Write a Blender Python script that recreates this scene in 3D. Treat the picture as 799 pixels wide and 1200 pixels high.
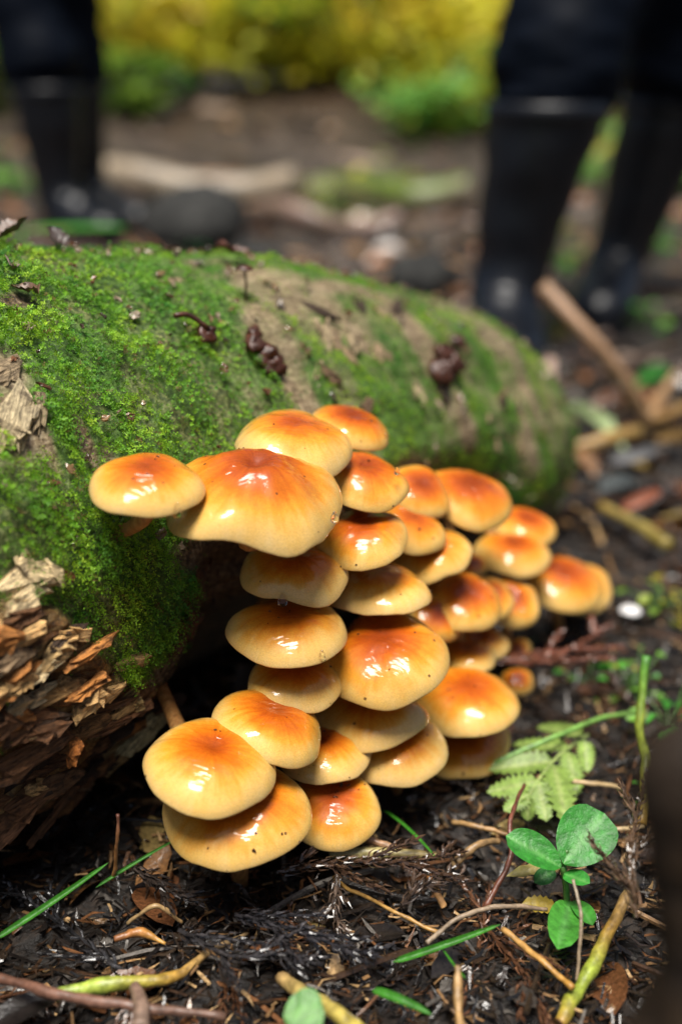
import bpy, math, random
import numpy as np
from mathutils import Vector, Matrix, Quaternion

for o in list(bpy.data.objects): bpy.data.objects.remove(o)
scene = bpy.context.scene
COL = scene.collection
R_ = math.radians
random.seed(7)
RNG = np.random.default_rng(11)

# ------------------------------------------------------------------ camera
CAM_H, PITCH, F_PX, PW, PH = 0.40, R_(21.0), 1350.0, 799.0, 1200.0
cam_d = bpy.data.cameras.new('camera')
cam = bpy.data.objects.new('camera', cam_d)
COL.objects.link(cam)
cam.location = (0, 0, CAM_H)
cam.rotation_euler = (R_(90) - PITCH, 0, 0)
cam_d.sensor_fit = 'VERTICAL'
cam_d.sensor_height = 36.0
cam_d.sensor_width = 24.0
cam_d.lens = 36.0 * F_PX / PH
cam_d.clip_start = 0.02
cam_d.clip_end = 400
cam_d.dof.use_dof = True
cam_d.dof.focus_distance = 0.575
cam_d.dof.aperture_fstop = 2.7
scene.camera = cam

# ------------------------------------------------------------------ sky, sun, exposure
SUN_EL, SUN_AZ = 74.0, 190.0          # azimuth: degrees clockwise from +Y (view direction)
world = bpy.data.worlds.new('World')
scene.world = world
world.use_nodes = True
wn = world.node_tree.nodes
wl = world.node_tree.links
bg = wn['Background']
sky = wn.new('ShaderNodeTexSky')
sky.sky_type = 'NISHITA'
sky.sun_disc = False
sky.sun_elevation = R_(SUN_EL)
sky.sun_rotation = R_(SUN_AZ)
sky.dust_density = 4.0
sky.air_density = 1.0
sky.ozone_density = 0.6
wl.new(sky.outputs[0], bg.inputs['Color'])
bg.inputs['Strength'].default_value = 0.05

sd = bpy.data.lights.new('sun', 'SUN')
sd.energy = 4.2
sd.angle = R_(26)
sd.color = (1.0, 0.96, 0.89)
sun = bpy.data.objects.new('sun', sd)
COL.objects.link(sun)
az, el = R_(SUN_AZ), R_(SUN_EL)
sdir = Vector((math.sin(az) * math.cos(el), math.cos(az) * math.cos(el), math.sin(el)))
sun.rotation_euler = sdir.to_track_quat('Z', 'Y').to_euler()
sun.location = (0, 0, 12)

vs = scene.view_settings
vs.view_transform = 'Standard'
vs.look = 'None'
vs.gamma = 1.0
vs.use_curve_mapping = False
vs.exposure = 0.87
scene.render.engine = 'CYCLES'

# ------------------------------------------------------------------ numeric helpers
CP, SP = math.cos(PITCH), math.sin(PITCH)


def ray(px, py):
    u, v = (px - PW / 2) / F_PX, (py - PH / 2) / F_PX
    return Vector((u, CP - v * SP, -SP - v * CP))


def at_y(px, py, Y):
    """world point of a surveyed direction at ground distance Y"""
    d = ray(px, py)
    return Vector((0, 0, CAM_H)) + d * (Y / d.y)


def at_z(px, py, z=0.0):
    d = ray(px, py)
    return Vector((0, 0, CAM_H)) + d * ((z - CAM_H) / d.z)


def h3(i, seed):
    i = i.astype(np.int64)
    n = i[..., 0] * 374761393 + i[..., 1] * 668265263 + i[..., 2] * 2147483647 + seed * 1274126177
    n = (n ^ (n >> 13)) * 1274126177
    n = n & 0xffffffff
    n = (n ^ (n >> 16)) * 2246822519 & 0xffffffff
    n = n ^ (n >> 13)
    return (n & 0xffffff) / float(0x7fffff) - 1.0


def vnoise(p, seed=0):
    p = np.asarray(p, float)
    i = np.floor(p)
    f = p - i
    f = f * f * (3 - 2 * f)
    out = 0
    for a in (0, 1):
        for b in (0, 1):
            for c in (0, 1):
                w = (f[..., 0] if a else 1 - f[..., 0]) * (f[..., 1] if b else 1 - f[..., 1]) * (f[..., 2] if c else 1 - f[..., 2])
                out = out + w * h3(i + np.array([a, b, c]), seed)
    return out


def fbm(p, octv=4, seed=0, gain=.5):
    p = np.asarray(p, float)
    s, a, t = 0, 1.0, 0
    for k in range(octv):
        s = s + a * vnoise(p * (2.03 ** k) + 17.3 * k, seed + k)
        t += a
        a *= gain
    return s / t


def sstep(x, a, b):
    t = np.clip((np.asarray(x, float) - a) / (b - a), 0, 1)
    return t * t * (3 - 2 * t)


# ------------------------------------------------------------------ object helpers
def add_np(name, V, F, mat, parent=None, smooth=True, attrs=None, fmat=None):
    """V (n,3) ; F list of (m,k) int arrays (each of constant k)"""
    V = np.asarray(V, np.float32)
    if not isinstance(F, list):
        F = [F]
    F = [np.asarray(f, np.int32) for f in F if len(f)]
    me = bpy.data.meshes.new(name)
    me.vertices.add(len(V))
    me.vertices.foreach_set('co', V.ravel())
    nl = sum(f.size for f in F)
    npol = sum(len(f) for f in F)
    me.loops.add(nl)
    me.polygons.add(npol)
    me.loops.foreach_set('vertex_index', np.concatenate([f.ravel() for f in F]))
    sizes = np.concatenate([np.full(len(f), f.shape[1], np.int32) for f in F])
    starts = np.concatenate([[0], np.cumsum(sizes)[:-1]]).astype(np.int32)
    me.polygons.foreach_set('loop_start', starts)
    me.polygons.foreach_set('use_smooth', np.full(npol, smooth, bool))
    if attrs:
        for k, a in attrs.items():
            a = np.asarray(a, np.float32)
            if a.ndim == 1:
                at = me.attributes.new(k, 'FLOAT', 'POINT')
                at.data.foreach_set('value', a)
            else:
                at = me.attributes.new(k, 'FLOAT_COLOR', 'POINT')
                c = np.ones((len(a), 4), np.float32)
                c[:, :3] = a[:, :3]
                at.data.foreach_set('color', c.ravel())
    me.update(calc_edges=True)
    me.validate()
    for m in (mat if isinstance(mat, (list, tuple)) else [mat]):
        me.materials.append(m)
    if fmat is not None:
        me.polygons.foreach_set('material_index', np.asarray(fmat, np.int32))
    o = bpy.data.objects.new(name, me)
    COL.objects.link(o)
    if parent is not None:
        o.parent = parent
    return o


def tag(o, label=None, cat=None, group=None, kind=None):
    if label: o['label'] = label
    if cat: o['category'] = cat
    if group: o['group'] = group
    if kind: o['kind'] = kind
    return o


def thing(name, label, cat, loc=(0, 0, 0), group=None):
    o = bpy.data.objects.new(name, None)
    COL.objects.link(o)
    o.empty_display_size = .02
    o.location = loc
    return tag(o, label, cat, group)


class MB:
    """collects pieces with per-vertex colour"""
    def __init__(self):
        self.V, self.F, self.C, self.n = [], {}, [], 0

    def add(self, V, faces, col=(1, 1, 1)):
        V = np.asarray(V, float)
        k = len(V)
        self.V.append(V)
        c = np.asarray(col, float)
        self.C.append(np.broadcast_to(c, (k, 3)) if c.ndim == 1 else c)
        for f in (faces if isinstance(faces, list) else [faces]):
            f = np.asarray(f, np.int32)
            if len(f):
                self.F.setdefault(f.shape[1], []).append(f + self.n)
        self.n += k

    def build(self, name, mat, parent=None, smooth=True, origin=None):
        V = np.concatenate(self.V)
        if origin is not None:
            V = V - np.asarray(origin, float)
        o = add_np(name, V, [np.concatenate(v) for v in self.F.values()], mat, parent, smooth, {'col': np.concatenate(self.C)})
        return o


def frame_from(t):
    t = t / (np.linalg.norm(t) + 1e-12)
    a = np.array([0, 0, 1.]) if abs(t[2]) < .9 else np.array([1., 0, 0])
    u = np.cross(t, a); u /= np.linalg.norm(u)
    return u, np.cross(u, t)


def tube(path, radii, n=8, cap=True, lump=0, seed=0, squash=1.0):
    P = np.asarray(path, float)
    k = len(P)
    radii = np.broadcast_to(np.asarray(radii, float), (k,))
    T = np.gradient(P, axis=0)
    u, w = frame_from(T[0])
    V = []
    ang = np.arange(n) * 2 * np.pi / n
    for i in range(k):
        t = T[i] / (np.linalg.norm(T[i]) + 1e-12)
        u = u - t * np.dot(u, t); u /= np.linalg.norm(u) + 1e-12
        w = np.cross(t, u)
        V.append(P[i] + radii[i] * (np.cos(ang)[:, None] * u + squash * np.sin(ang)[:, None] * w))
    V = np.concatenate(V)
    if lump:
        c = np.repeat(P, n, 0)
        V = c + (V - c) * (1 + lump * fbm(V / (np.mean(radii) * 2.5), 3, seed))[:, None]
    i = np.arange(k - 1)[:, None] * n
    j = np.arange(n)[None]
    q = np.stack([i + j, i + (j + 1) % n, i + n + (j + 1) % n, i + n + j], -1).reshape(-1, 4)
    F = [q]
    if cap:
        V = np.concatenate([V, P[:1], P[-1:]])
        jj = np.arange(n)
        F.append(np.stack([(jj + 1) % n, jj, np.full(n, k * n)], -1))
        F.append(np.stack([jj + (k - 1) * n, (jj + 1) % n + (k - 1) * n, np.full(n, k * n + 1)], -1))
    return V, F


def spline(pts, n):
    """Catmull-Rom through pts"""
    P = np.asarray(pts, float)
    Q = np.concatenate([[2 * P[0] - P[1]], P, [2 * P[-1] - P[-2]]])
    t = np.linspace(0, len(P) - 1 - 1e-9, n)
    i = t.astype(int)
    f = (t - i)[:, None]
    a, b, c, d = Q[i], Q[i + 1], Q[i + 2], Q[i + 3]
    return .5 * (2 * b + (c - a) * f + (2 * a - 5 * b + 4 * c - d) * f ** 2 + (3 * b - a - 3 * c + d) * f ** 3)


# ------------------------------------------------------------------ materials
class NT:
    def __init__(self, name):
        self.m = bpy.data.materials.new(name)
        self.m.use_nodes = True
        self.n = self.m.node_tree.nodes
        self.l = self.m.node_tree.links
        self.b = self.n['Principled BSDF']

    def node(self, t, **kw):
        x = self.n.new(t)
        for k, v in kw.items():
            if isinstance(v, bpy.types.NodeSocket):
                self.l.new(v, x.inputs[k])
            elif k in x.inputs.keys() if hasattr(x.inputs, 'keys') else False:
                x.inputs[k].default_value = v
            else:
                setattr(x, k, v)
        return x

    def set(self, **kw):
        for k, v in kw.items():
            k = k.replace('_', ' ')
            if isinstance(v, bpy.types.NodeSocket):
                self.l.new(v, self.b.inputs[k])
            else:
                self.b.inputs[k].default_value = v

    def attr(self, name, out='Color'):
        a = self.n.new('ShaderNodeAttribute')
        a.attribute_name = name
        return a.outputs[out]

    def coord(self, which='Object'):
        return self.n.new('ShaderNodeTexCoord').outputs[which]

    def noise(self, vec, scale, detail=4, rough=.55, out='Fac'):
        x = self.n.new('ShaderNodeTexNoise')
        if vec: self.l.new(vec, x.inputs['Vector'])
        x.inputs['Scale'].default_value = scale
        x.inputs['Detail'].default_value = detail
        x.inputs['Roughness'].default_value = rough
        return x.outputs[out]

    def ramp(self, fac, stops):
        x = self.n.new('ShaderNodeValToRGB')
        self.l.new(fac, x.inputs['Fac'])
        e = x.color_ramp.elements
        while len(e) < len(stops): e.new(.5)
        for i, (p, c) in enumerate(stops):
            e[i].position = p
            if not hasattr(c, '__len__'): c = (c, c, c)
            e[i].color = (*c[:3], 1)
        return x.outputs['Color']

    def mix(self, fac, a, b, mode='MIX'):
        x = self.n.new('ShaderNodeMix')
        x.data_type = 'RGBA'
        x.blend_type = mode
        for s, v in ((x.inputs[0], fac), (x.inputs[6], a), (x.inputs[7], b)):
            if isinstance(v, bpy.types.NodeSocket): self.l.new(v, s)
            else: s.default_value = v if not hasattr(v, '__len__') else ((*v[:3], 1) if len(v) == 3 else v)
        return x.outputs[2]

    def math(self, op, a, b=0.0, c=None, clamp=False):
        x = self.n.new('ShaderNodeMath')
        x.operation = op
        x.use_clamp = clamp
        for i, v in enumerate((a, b) if c is None else (a, b, c)):
            if isinstance(v, bpy.types.NodeSocket): self.l.new(v, x.inputs[i])
            else: x.inputs[i].default_value = v
        return x.outputs[0]

    def mapping(self, vec, scale=(1, 1, 1), rot=(0, 0, 0)):
        x = self.n.new('ShaderNodeMapping')
        self.l.new(vec, x.inputs['Vector'])
        x.inputs['Scale'].default_value = scale
        x.inputs['Rotation'].default_value = rot
        return x.outputs[0]

    def bump(self, h, strength=.5, dist=.001, normal=None):
        x = self.n.new('ShaderNodeBump')
        self.l.new(h, x.inputs['Height'])
        x.inputs['Strength'].default_value = strength
        x.inputs['Distance'].default_value = dist
        if normal: self.l.new(normal, x.inputs['Normal'])
        return x.outputs[0]


def mat_col(name, rough=.6, spec=.5, noise_scale=400, var=.35, bump=.3, bdist=.0006, trans=0.0, coat=0.0, sub=0.0):
    """piece colour from the mesh's own 'col' attribute, mottled by noise"""
    t = NT(name)
    v = t.coord()
    n = t.noise(v, noise_scale, 4, .6)
    f = t.ramp(n, [(.3, 1 - var), (.7, 1 + var * .6)])
    c = t.mix(1.0, t.attr('col'), f, 'MULTIPLY')
    t.set(Base_Color=c, Roughness=rough, Specular_IOR_Level=spec)
    if bump: t.set(Normal=t.bump(n, bump, bdist))
    if coat: t.set(Coat_Weight=coat, Coat_Roughness=.12)
    if sub:
        t.set(Subsurface_Weight=sub, Subsurface_Scale=.002)
    if trans:
        tr = t.n.new('ShaderNodeBsdfTranslucent')
        t.l.new(c, tr.inputs['Color'])
        mx = t.n.new('ShaderNodeMixShader')
        mx.inputs[0].default_value = trans
        t.l.new(t.b.outputs[0], mx.inputs[1])
        t.l.new(tr.outputs[0], mx.inputs[2])
        t.l.new(mx.outputs[0], t.n['Material Output'].inputs['Surface'])
    return t.m


def make_cap_mat():
    t = NT('mushroom_cap')
    rad = t.attr('rad', 'Fac')
    tone = t.attr('tone', 'Fac')
    v = t.coord()
    oi = t.n.new('ShaderNodeObjectInfo').outputs['Random']
    off = t.n.new('ShaderNodeVectorMath'); off.operation = 'ADD'
    t.l.new(v, off.inputs[0])
    cmb = t.n.new('ShaderNodeCombineXYZ')
    t.l.new(oi, cmb.inputs[0]); t.l.new(oi, cmb.inputs[1])
    t.l.new(cmb.outputs[0], off.inputs[1])
    v = off.outputs[0]
    n1 = t.noise(v, 70, 4, .6)
    n2 = t.noise(v, 300, 3, .6)
    r = t.math('ADD', rad, t.math('MULTIPLY', t.math('SUBTRACT', n1, .5), .30))
    r = t.math('ADD', r, t.math('MULTIPLY', t.math('SUBTRACT', n2, .5), .08))
    st = t.noise(t.attr('ang', 'Vector'), 7.0, 4, .6)
    pt = t.noise(v, 28, 2, .5)
    r = t.math('ADD', r, t.math('MULTIPLY', t.math('SUBTRACT', st, .5), .30))
    r = t.math('ADD', r, t.math('MULTIPLY', t.math('SUBTRACT', pt, .5), .28))
    r = t.math('ADD', r, tone)
    base = t.ramp(r, [(.0, (.20, .030, .002)), (.20, (.33, .058, .003)), (.40, (.49, .125, .005)), (.58, (.57, .235, .020)), (.76, (.60, .36, .090)), (1.0, (.60, .41, .160))])
    n3 = t.noise(v, 1500, 2, .5)
    fine = t.ramp(n3, [(.3, .84), (.7, 1.1)])
    c = t.mix(1.0, base, fine, 'MULTIPLY')
    # sparse dark grit stuck to the slime
    vo = t.n.new('ShaderNodeTexVoronoi')
    t.l.new(v, vo.inputs['Vector'])
    vo.inputs['Scale'].default_value = 150
    vo.inputs['Randomness'].default_value = 1
    sp = t.math('LESS_THAN', vo.outputs['Distance'], .13)
    sel = t.math('GREATER_THAN', t.n.new('ShaderNodeSeparateColor').outputs[0], .5)
    sc = t.n.new('ShaderNodeSeparateColor')
    t.l.new(vo.outputs['Color'], sc.inputs[0])
    sel = t.math('GREATER_THAN', sc.outputs[0], .86)
    c = t.mix(t.math('MULTIPLY', sp, t.math('MULTIPLY', sel, .85)), c, (.07, .025, .008))
    t.set(Base_Color=c, Roughness=.45, Specular_IOR_Level=.18,
          Subsurface_Weight=.12, Subsurface_Scale=.006, Subsurface_Radius=(1.0, .45, .12))
    # slime film: wrinkled where it pools towards the middle
    w = t.noise(t.mapping(v, (1.0, 3.4, 1.0), (0, 0, 1.2)), 55, 2.6, .55)
    w2 = t.noise(v, 34, 1, .5)
    cent = t.ramp(rad, [(.15, 1.0), (.75, .22)])
    hgt = t.math('ADD', t.math('MULTIPLY', w, cent), t.math('MULTIPLY', w2, 1.3))
    t.set(Coat_Weight=1.0, Coat_Roughness=.045, Coat_IOR=1.36, Coat_Normal=t.bump(hgt, .65, .0040))
    t.set(Normal=t.bump(n2, .15, .0006))
    return t.m


def make_gill_mat():
    t = NT('gills')
    n = t.noise(t.coord(), 500, 3)
    t.set(Base_Color=t.ramp(n, [(.3, (.30, .17, .06)), (.7, (.50, .33, .14))]), Roughness=.6)
    return t.m


def make_stem_mat():
    t = NT('stem')
    v = t.coord()
    n = t.noise(t.mapping(v, (1, 1, .2)), 350, 4)
    t.set(Base_Color=t.ramp(n, [(.25, (.20, .075, .02)), (.55, (.42, .20, .06)), (.8, (.55, .34, .13))]), Roughness=.5,
          Subsurface_Weight=.15, Subsurface_Scale=.004, Normal=t.bump(n, .5, .001))
    return t.m


def make_log_mat():
    t = NT('rotten_log')
    v = t.coord()
    wood = t.attr('wood', 'Fac')
    grain = t.attr('grain', 'Fac')
    moss = t.attr('moss', 'Fac')
    n1 = t.noise(v, 60, 6, .65)
    n2 = t.noise(v, 380, 5, .65)
    n3 = t.noise(v, 22, 3, .6)
    bark = t.ramp(n2, [(.30, (.014, .009, .006)), (.46, (.060, .037, .020)), (.56, (.19, .125, .065)), (.72, (.40, .31, .19))])
    lc = t.attr('lcoord', 'Vector')
    fib = t.noise(t.mapping(lc, (1.0, 9.0, 9.0)), 42, 6, .68)
    w = t.ramp(t.math('ADD', t.math('MULTIPLY', n1, .25), t.math('ADD', t.math('MULTIPLY', grain, .25), t.math('MULTIPLY', fib, .55))),
               [(.34, (.012, .006, .003)), (.42, (.08, .028, .008)), (.49, (.30, .11, .022)), (.56, (.50, .28, .085)), (.68, (.62, .46, .23))])
    w = t.mix(t.ramp(n2, [(.35, .8), (.6, 0)]), w, (.030, .015, .008))
    c = t.mix(wood, bark, w)
    pl = t.ramp(t.math('ADD', t.math('MULTIPLY', fib, .5), t.math('MULTIPLY', n2, .5)), [(.36, (.035, .020, .011)), (.46, (.17, .115, .06)), (.54, (.34, .26, .15)), (.66, (.50, .42, .27))])
    c = t.mix(t.attr('pale', 'Fac'), c, pl)
    c = t.mix(t.math('MULTIPLY', t.ramp(n3, [(.35, 0), (.6, 1)]), .35), c, (.03, .022, .015))
    mg = t.ramp(n2, [(.3, (.012, .032, .004)), (.6, (.060, .15, .012)), (.75, (.12, .19, .02))])
    c = t.mix(t.math('MULTIPLY', moss, .9), c, mg)
    t.set(Base_Color=c, Roughness=t.ramp(n1, [(.3, .38), (.7, .75)]), Specular_IOR_Level=.4)
    b = t.bump(n1, .7, .004)
    b = t.bump(t.math('MULTIPLY', fib, wood), .9, .006, b)
    t.set(Normal=t.bump(n2, .8, .0018, b))
    return t.m


def make_soil_mat():
    t = NT('forest_soil')
    v = t.coord()
    n1 = t.noise(v, 9, 6, .65)
    n2 = t.noise(v, 120, 6, .7)
    n3 = t.noise(v, 1.7, 4, .6)
    c = t.ramp(n2, [(.30, (.003, .0025, .002)), (.50, (.010, .007, .005)), (.64, (.032, .021, .014)), (.80, (.09, .065, .045))])
    far = t.ramp(n1, [(.3, (.012, .009, .007)), (.5, (.042, .032, .027)), (.7, (.105, .088, .078))])
    sep = t.n.new('ShaderNodeSeparateXYZ'); t.l.new(v, sep.inputs[0])
    fy = t.n.new('ShaderNodeMapRange')
    t.l.new(sep.outputs[1], fy.inputs[0])
    fy.inputs[1].default_value = 1.7; fy.inputs[2].default_value = 3.2
    c = t.mix(fy.outputs[0], c, t.mix(t.ramp(n2, [(.35, .55), (.65, 0)]), far, (.02, .014, .010)))
    bk = t.n.new('ShaderNodeMapRange')
    t.l.new(t.math('ADD', sep.outputs[1], t.math('MULTIPLY', n3, .8)), bk.inputs[0])
    bk.inputs[1].default_value = 5.2; bk.inputs[2].default_value = 6.0
    c = t.mix(bk.outputs[0], c, t.ramp(n1, [(.3, (.012, .007, .004)), (.6, (.042, .023, .011)), (.8, (.08, .05, .022))]))
    t.set(Base_Color=c, Roughness=t.ramp(n2, [(.35, .28), (.65, .7)]), Specular_IOR_Level=.45)
    b = t.bump(n1, .4, .01)
    t.set(Normal=t.bump(n2, .9, .004, b))
    return t.m


def make_plain(name, stops, scale=60, rough=.6, spec=.5, bump=.3, bdist=.002, stretch=None, sheen=0):
    t = NT(name)
    v = t.coord()
    if stretch: v = t.mapping(v, stretch)
    n = t.noise(v, scale, 5, .6)
    t.set(Base_Color=t.ramp(n, stops), Roughness=rough, Specular_IOR_Level=spec, Normal=t.bump(n, bump, bdist))
    if sheen: t.set(Sheen_Weight=sheen)
    return t.m


M = {}
M['cap'] = make_cap_mat()
M['gill'] = make_gill_mat()
M['stem'] = make_stem_mat()
M['log'] = make_log_mat()
M['soil'] = make_soil_mat()
M['moss'] = mat_col('moss', rough=.5, spec=.35, noise_scale=900, var=.25, bump=0, trans=.38)
M['litter'] = mat_col('litter', rough=.24, spec=.55, noise_scale=500, var=.55, bump=.5)
M['twig'] = mat_col('twig', rough=.42, spec=.5, noise_scale=260, var=.5, bump=.6, bdist=.001)
M['leaf'] = mat_col('leaf', rough=.42, spec=.4, noise_scale=260, var=.4, bump=.7, bdist=.0012, trans=.25)
t = NT('wood_piece')
n_ = t.noise(t.mapping(t.coord(), (.13, 1, 1)), 700, 5, .65)
n2_ = t.noise(t.coord(), 160, 4, .6)
c_ = t.mix(1.0, t.attr('col'), t.ramp(n_, [(.32, .22), (.5, 1.0), (.68, 1.7)]), 'MULTIPLY')
c_ = t.mix(t.ramp(n2_, [(.5, 0), (.68, .75)]), c_, (.03, .016, .008))
t.set(Base_Color=c_, Roughness=.62, Specular_IOR_Level=.35, Normal=t.bump(n_, 1.0, .003))
M['wood_piece'] = t.m
M['foliage'] = mat_col('foliage', rough=.5, spec=.3, noise_scale=20, var=.25, bump=0, trans=.45)
M['bark'] = make_plain('bark', [(.3, (.03, .022, .016)), (.55, (.085, .062, .045)), (.75, (.16, .13, .10))], 30, .8, .3, .8, .01, (1, 1, .25))
M['fungus'] = make_plain('dark_fungus', [(.3, (.014, .005, .003)), (.6, (.055, .017, .008)), (.8, (.11, .035, .015))], 200, .42, .4, .4, .001)
M['rubber'] = make_plain('black_rubber', [(.3, (.0015, .002, .004)), (.7, (.003, .0045, .008))], 14, .40, .40, .25, .004)
M['trouser'] = make_plain('dark_trousers', [(.3, (.0012, .002, .004)), (.7, (.003, .005, .010))], 90, .6, .05, .3, .002)
M['jacket'] = make_plain('dark_jacket', [(.3, (.008, .010, .014)), (.7, (.02, .024, .03))], 60, .6, .4, .3, .002)
M['skin'] = make_plain('skin', [(.3, (.42, .24, .16)), (.7, (.55, .34, .24))], 40, .5, .4, .1, .001)
M['hair'] = make_plain('hair', [(.3, (.01, .008, .006)), (.7, (.03, .02, .015))], 200, .5, .4, .3, .002)
M['rock'] = make_plain('rock', [(.3, (.008, .008, .008)), (.6, (.03, .03, .028)), (.8, (.07, .065, .06))], 30, .85, .2, .6, .01)
M['white'] = make_plain('pale_cap', [(.3, (.42, .41, .40)), (.7, (.68, .67, .66))], 300, .35, .5, .2, .0006)
tw = NT('water')
tw.set(Base_Color=(1, 1, 1, 1), Roughness=.0, IOR=1.33, Transmission_Weight=1.0)
M['water'] = tw.m
M['pine'] = M['foliage']

# ------------------------------------------------------------------ ground
def ground_h(x, y):
    x = np.asarray(x, float); y = np.asarray(y, float)
    p = np.stack([x, y, np.zeros_like(x)], -1)
    near = .012 * fbm(p * 14, 4, 3) + .008 * fbm(p * 60, 3, 9)
    mid = .05 * fbm(p * 1.6, 3, 21) * sstep(y, 1.2, 2.5)
    yb = y + .5 * fbm(p * .9, 3, 33) - .10 * x
    bank = .30 * sstep(yb, 5.0, 5.9) + .02 * np.clip(y - 6, 0, 60)
    return near + mid + bank - .006



def graded(lo, hi, step, far_lo, far_hi, g=1.16):
    c = list(np.arange(lo, hi + 1e-6, step))
    s, v = step, hi
    while v < far_hi:
        s *= g; v += s; c.append(v)
    s, v = step, lo
    pre = []
    while v > far_lo:
        s *= g; v -= s; pre.append(v)
    return np.array(pre[::-1] + c)


gx = graded(-.55, .65, .005, -90, 90)
gy = graded(.18, 1.3, .005, -60, 140)
X, Y = np.meshgrid(gx, gy, indexing='ij')
Vg = np.stack([X, Y, ground_h(X, Y)], -1).reshape(-1, 3)
nx, ny = len(gx), len(gy)
ii = (np.arange(nx - 1)[:, None] * ny + np.arange(ny - 1)[None]).reshape(-1)
tag(add_np('ground', Vg, np.stack([ii, ii + ny, ii + ny + 1, ii + 1], -1), M['soil']), kind='structure',
    label='dark wet forest floor of black soil and rotting litter')


_Z = Vg[:, 2].reshape(nx, ny)


def gh(x, y):
    i = min(max(int(np.searchsorted(gx, x)) - 1, 0), nx - 2); j = min(max(int(np.searchsorted(gy, y)) - 1, 0), ny - 2)
    a = (x - gx[i]) / (gx[i + 1] - gx[i]); b = (y - gy[j]) / (gy[j + 1] - gy[j])
    return float((_Z[i, j] * (1 - a) + _Z[i + 1, j] * a) * (1 - b) + (_Z[i, j + 1] * (1 - a) + _Z[i + 1, j + 1] * a) * b)


# ------------------------------------------------------------------ the fallen log
LA = np.array([.667, .745, 0.]); LA /= np.linalg.norm(LA)
LN = np.array([-.745, .667, 0.]); LN /= np.linalg.norm(LN)
LB = np.array([-.189, .529, 0.])
ZUP = np.array([0, 0, 1.])


def log_R(s):
    return np.interp(s, [-.6, -.2, .0, .15, .3, .42, .52, .58, .62, .65, .67], [.182, .178, .172, .163, .151, .138, .122, .105, .086, .055, .0])


def bare_mask(P):
    """1 = moss grows, 0 = bare; blotches found on the log in world space"""
    m = np.ones(len(P))
    for (c, ax, ra, rb) in BARE:
        d = P - np.asarray(c)
        ax = np.asarray(ax, float); ax = ax / np.linalg.norm(ax)
        al = d @ ax
        pe = np.sqrt(np.maximum((d * d).sum(1) - al * al, 0))
        q = np.sqrt((al / ra) ** 2 + (pe / rb) ** 2) + .55 * fbm(P * 45, 3, 5)
        m = np.minimum(m, sstep(q, .60, 1.30))
    return m


def log_surf(s, th, rough=True):
    s = np.asarray(s, float); th = np.asarray(th, float)
    r = log_R(s)
    zc = np.interp(s, [-.6, 0, .3, .6, .75], [.147, .142, .126, .082, .05])
    q = np.stack([s * 3.0, np.cos(th) * 1.2, np.sin(th) * 1.2], -1)
    k = 1 + (.05 + .05 * sstep(s, .15, .4)) * fbm(q * 1.3, 3, 41) + .035 * sstep(s, .2, .45) * fbm(q * 4.5, 3, 43)
    # undercut on the lower front, where the fungi sprout
    lower = sstep(-np.sin(th), .1, .75) * sstep(np.cos(th), -.2, .5)
    k = k - .16 * lower * sstep(s, .0, .12) * (1 - sstep(s, .45, .6)) - .05 * lower
    k = k - .20 * sstep(-np.sin(th), -.30, .05) * sstep(np.cos(th), .0, .5) * sstep(s, .085, .13) * (1 - sstep(s, .36, .5))
    if rough:
        g = np.stack([s * 9, np.cos(th) * r / .02, np.sin(th) * r / .02], -1)
        ridg = 1 - np.abs(fbm(g, 4, 55)) * 2.2
        g2 = np.stack([s * 60, np.cos(th) * r / .012, np.sin(th) * r / .012], -1)
        left = wood_zone(s, th)
        k = k + (.012 + .11 * left) * (ridg - .6) + (.012 + .018 * left) * fbm(g2, 3, 66)
    r = r * k
    return LB + s[..., None] * LA + LN * (.10 - r * np.cos(th))[..., None] + ZUP * (zc + r * np.sin(th))[..., None]


def wood_zone(s, th):
    """exposed broken wood low on the near left of the log"""
    q = np.stack([s * 14, th * 2.6, np.zeros_like(s)], -1)
    e = np.interp(s, [-.3, -.035, .0, .02, .05, .08, .13], [.34, .25, .15, .0, -.17, -.27, -.5]) + .13 * fbm(q, 3, 77)
    a = sstep(e - np.sin(th), .0, .07) * (1 - sstep(s, .14, .24))
    return a * sstep(np.cos(th), -.3, .2)


ns, nt = 430, 520
S_, T_ = np.meshgrid(np.linspace(-.5, .67, ns), np.arange(nt) * 2 * np.pi / nt - np.pi / 2, indexing='ij')
BARE = []
LV = log_surf(S_.ravel(), T_.ravel())


def log_px(px, py):
    """point of the log's surface met by a surveyed direction"""
    d = LV - np.array([0, 0, CAM_H])
    dep = d[:, 1] * CP - d[:, 2] * SP
    u = PW / 2 + F_PX * d[:, 0] / dep
    v = PH / 2 + F_PX * (-d[:, 1] * SP - d[:, 2] * CP) / dep
    e = np.hypot(u - px, v - py)
    near = np.where(e < max(9, e.min() + 2))[0]
    return LV[near[np.argmin(dep[near])]].copy()


def log_normal(P):
    """approximate outward normal at a surface point"""
    s = (P - LB) @ LA
    zc = np.interp(s, [-.6, 0, .3, .6, .75], [.147, .142, .126, .082, .05])
    c = LB + s * LA + LN * .10 + ZUP * zc
    n = P - c
    return n / np.linalg.norm(n)


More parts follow.
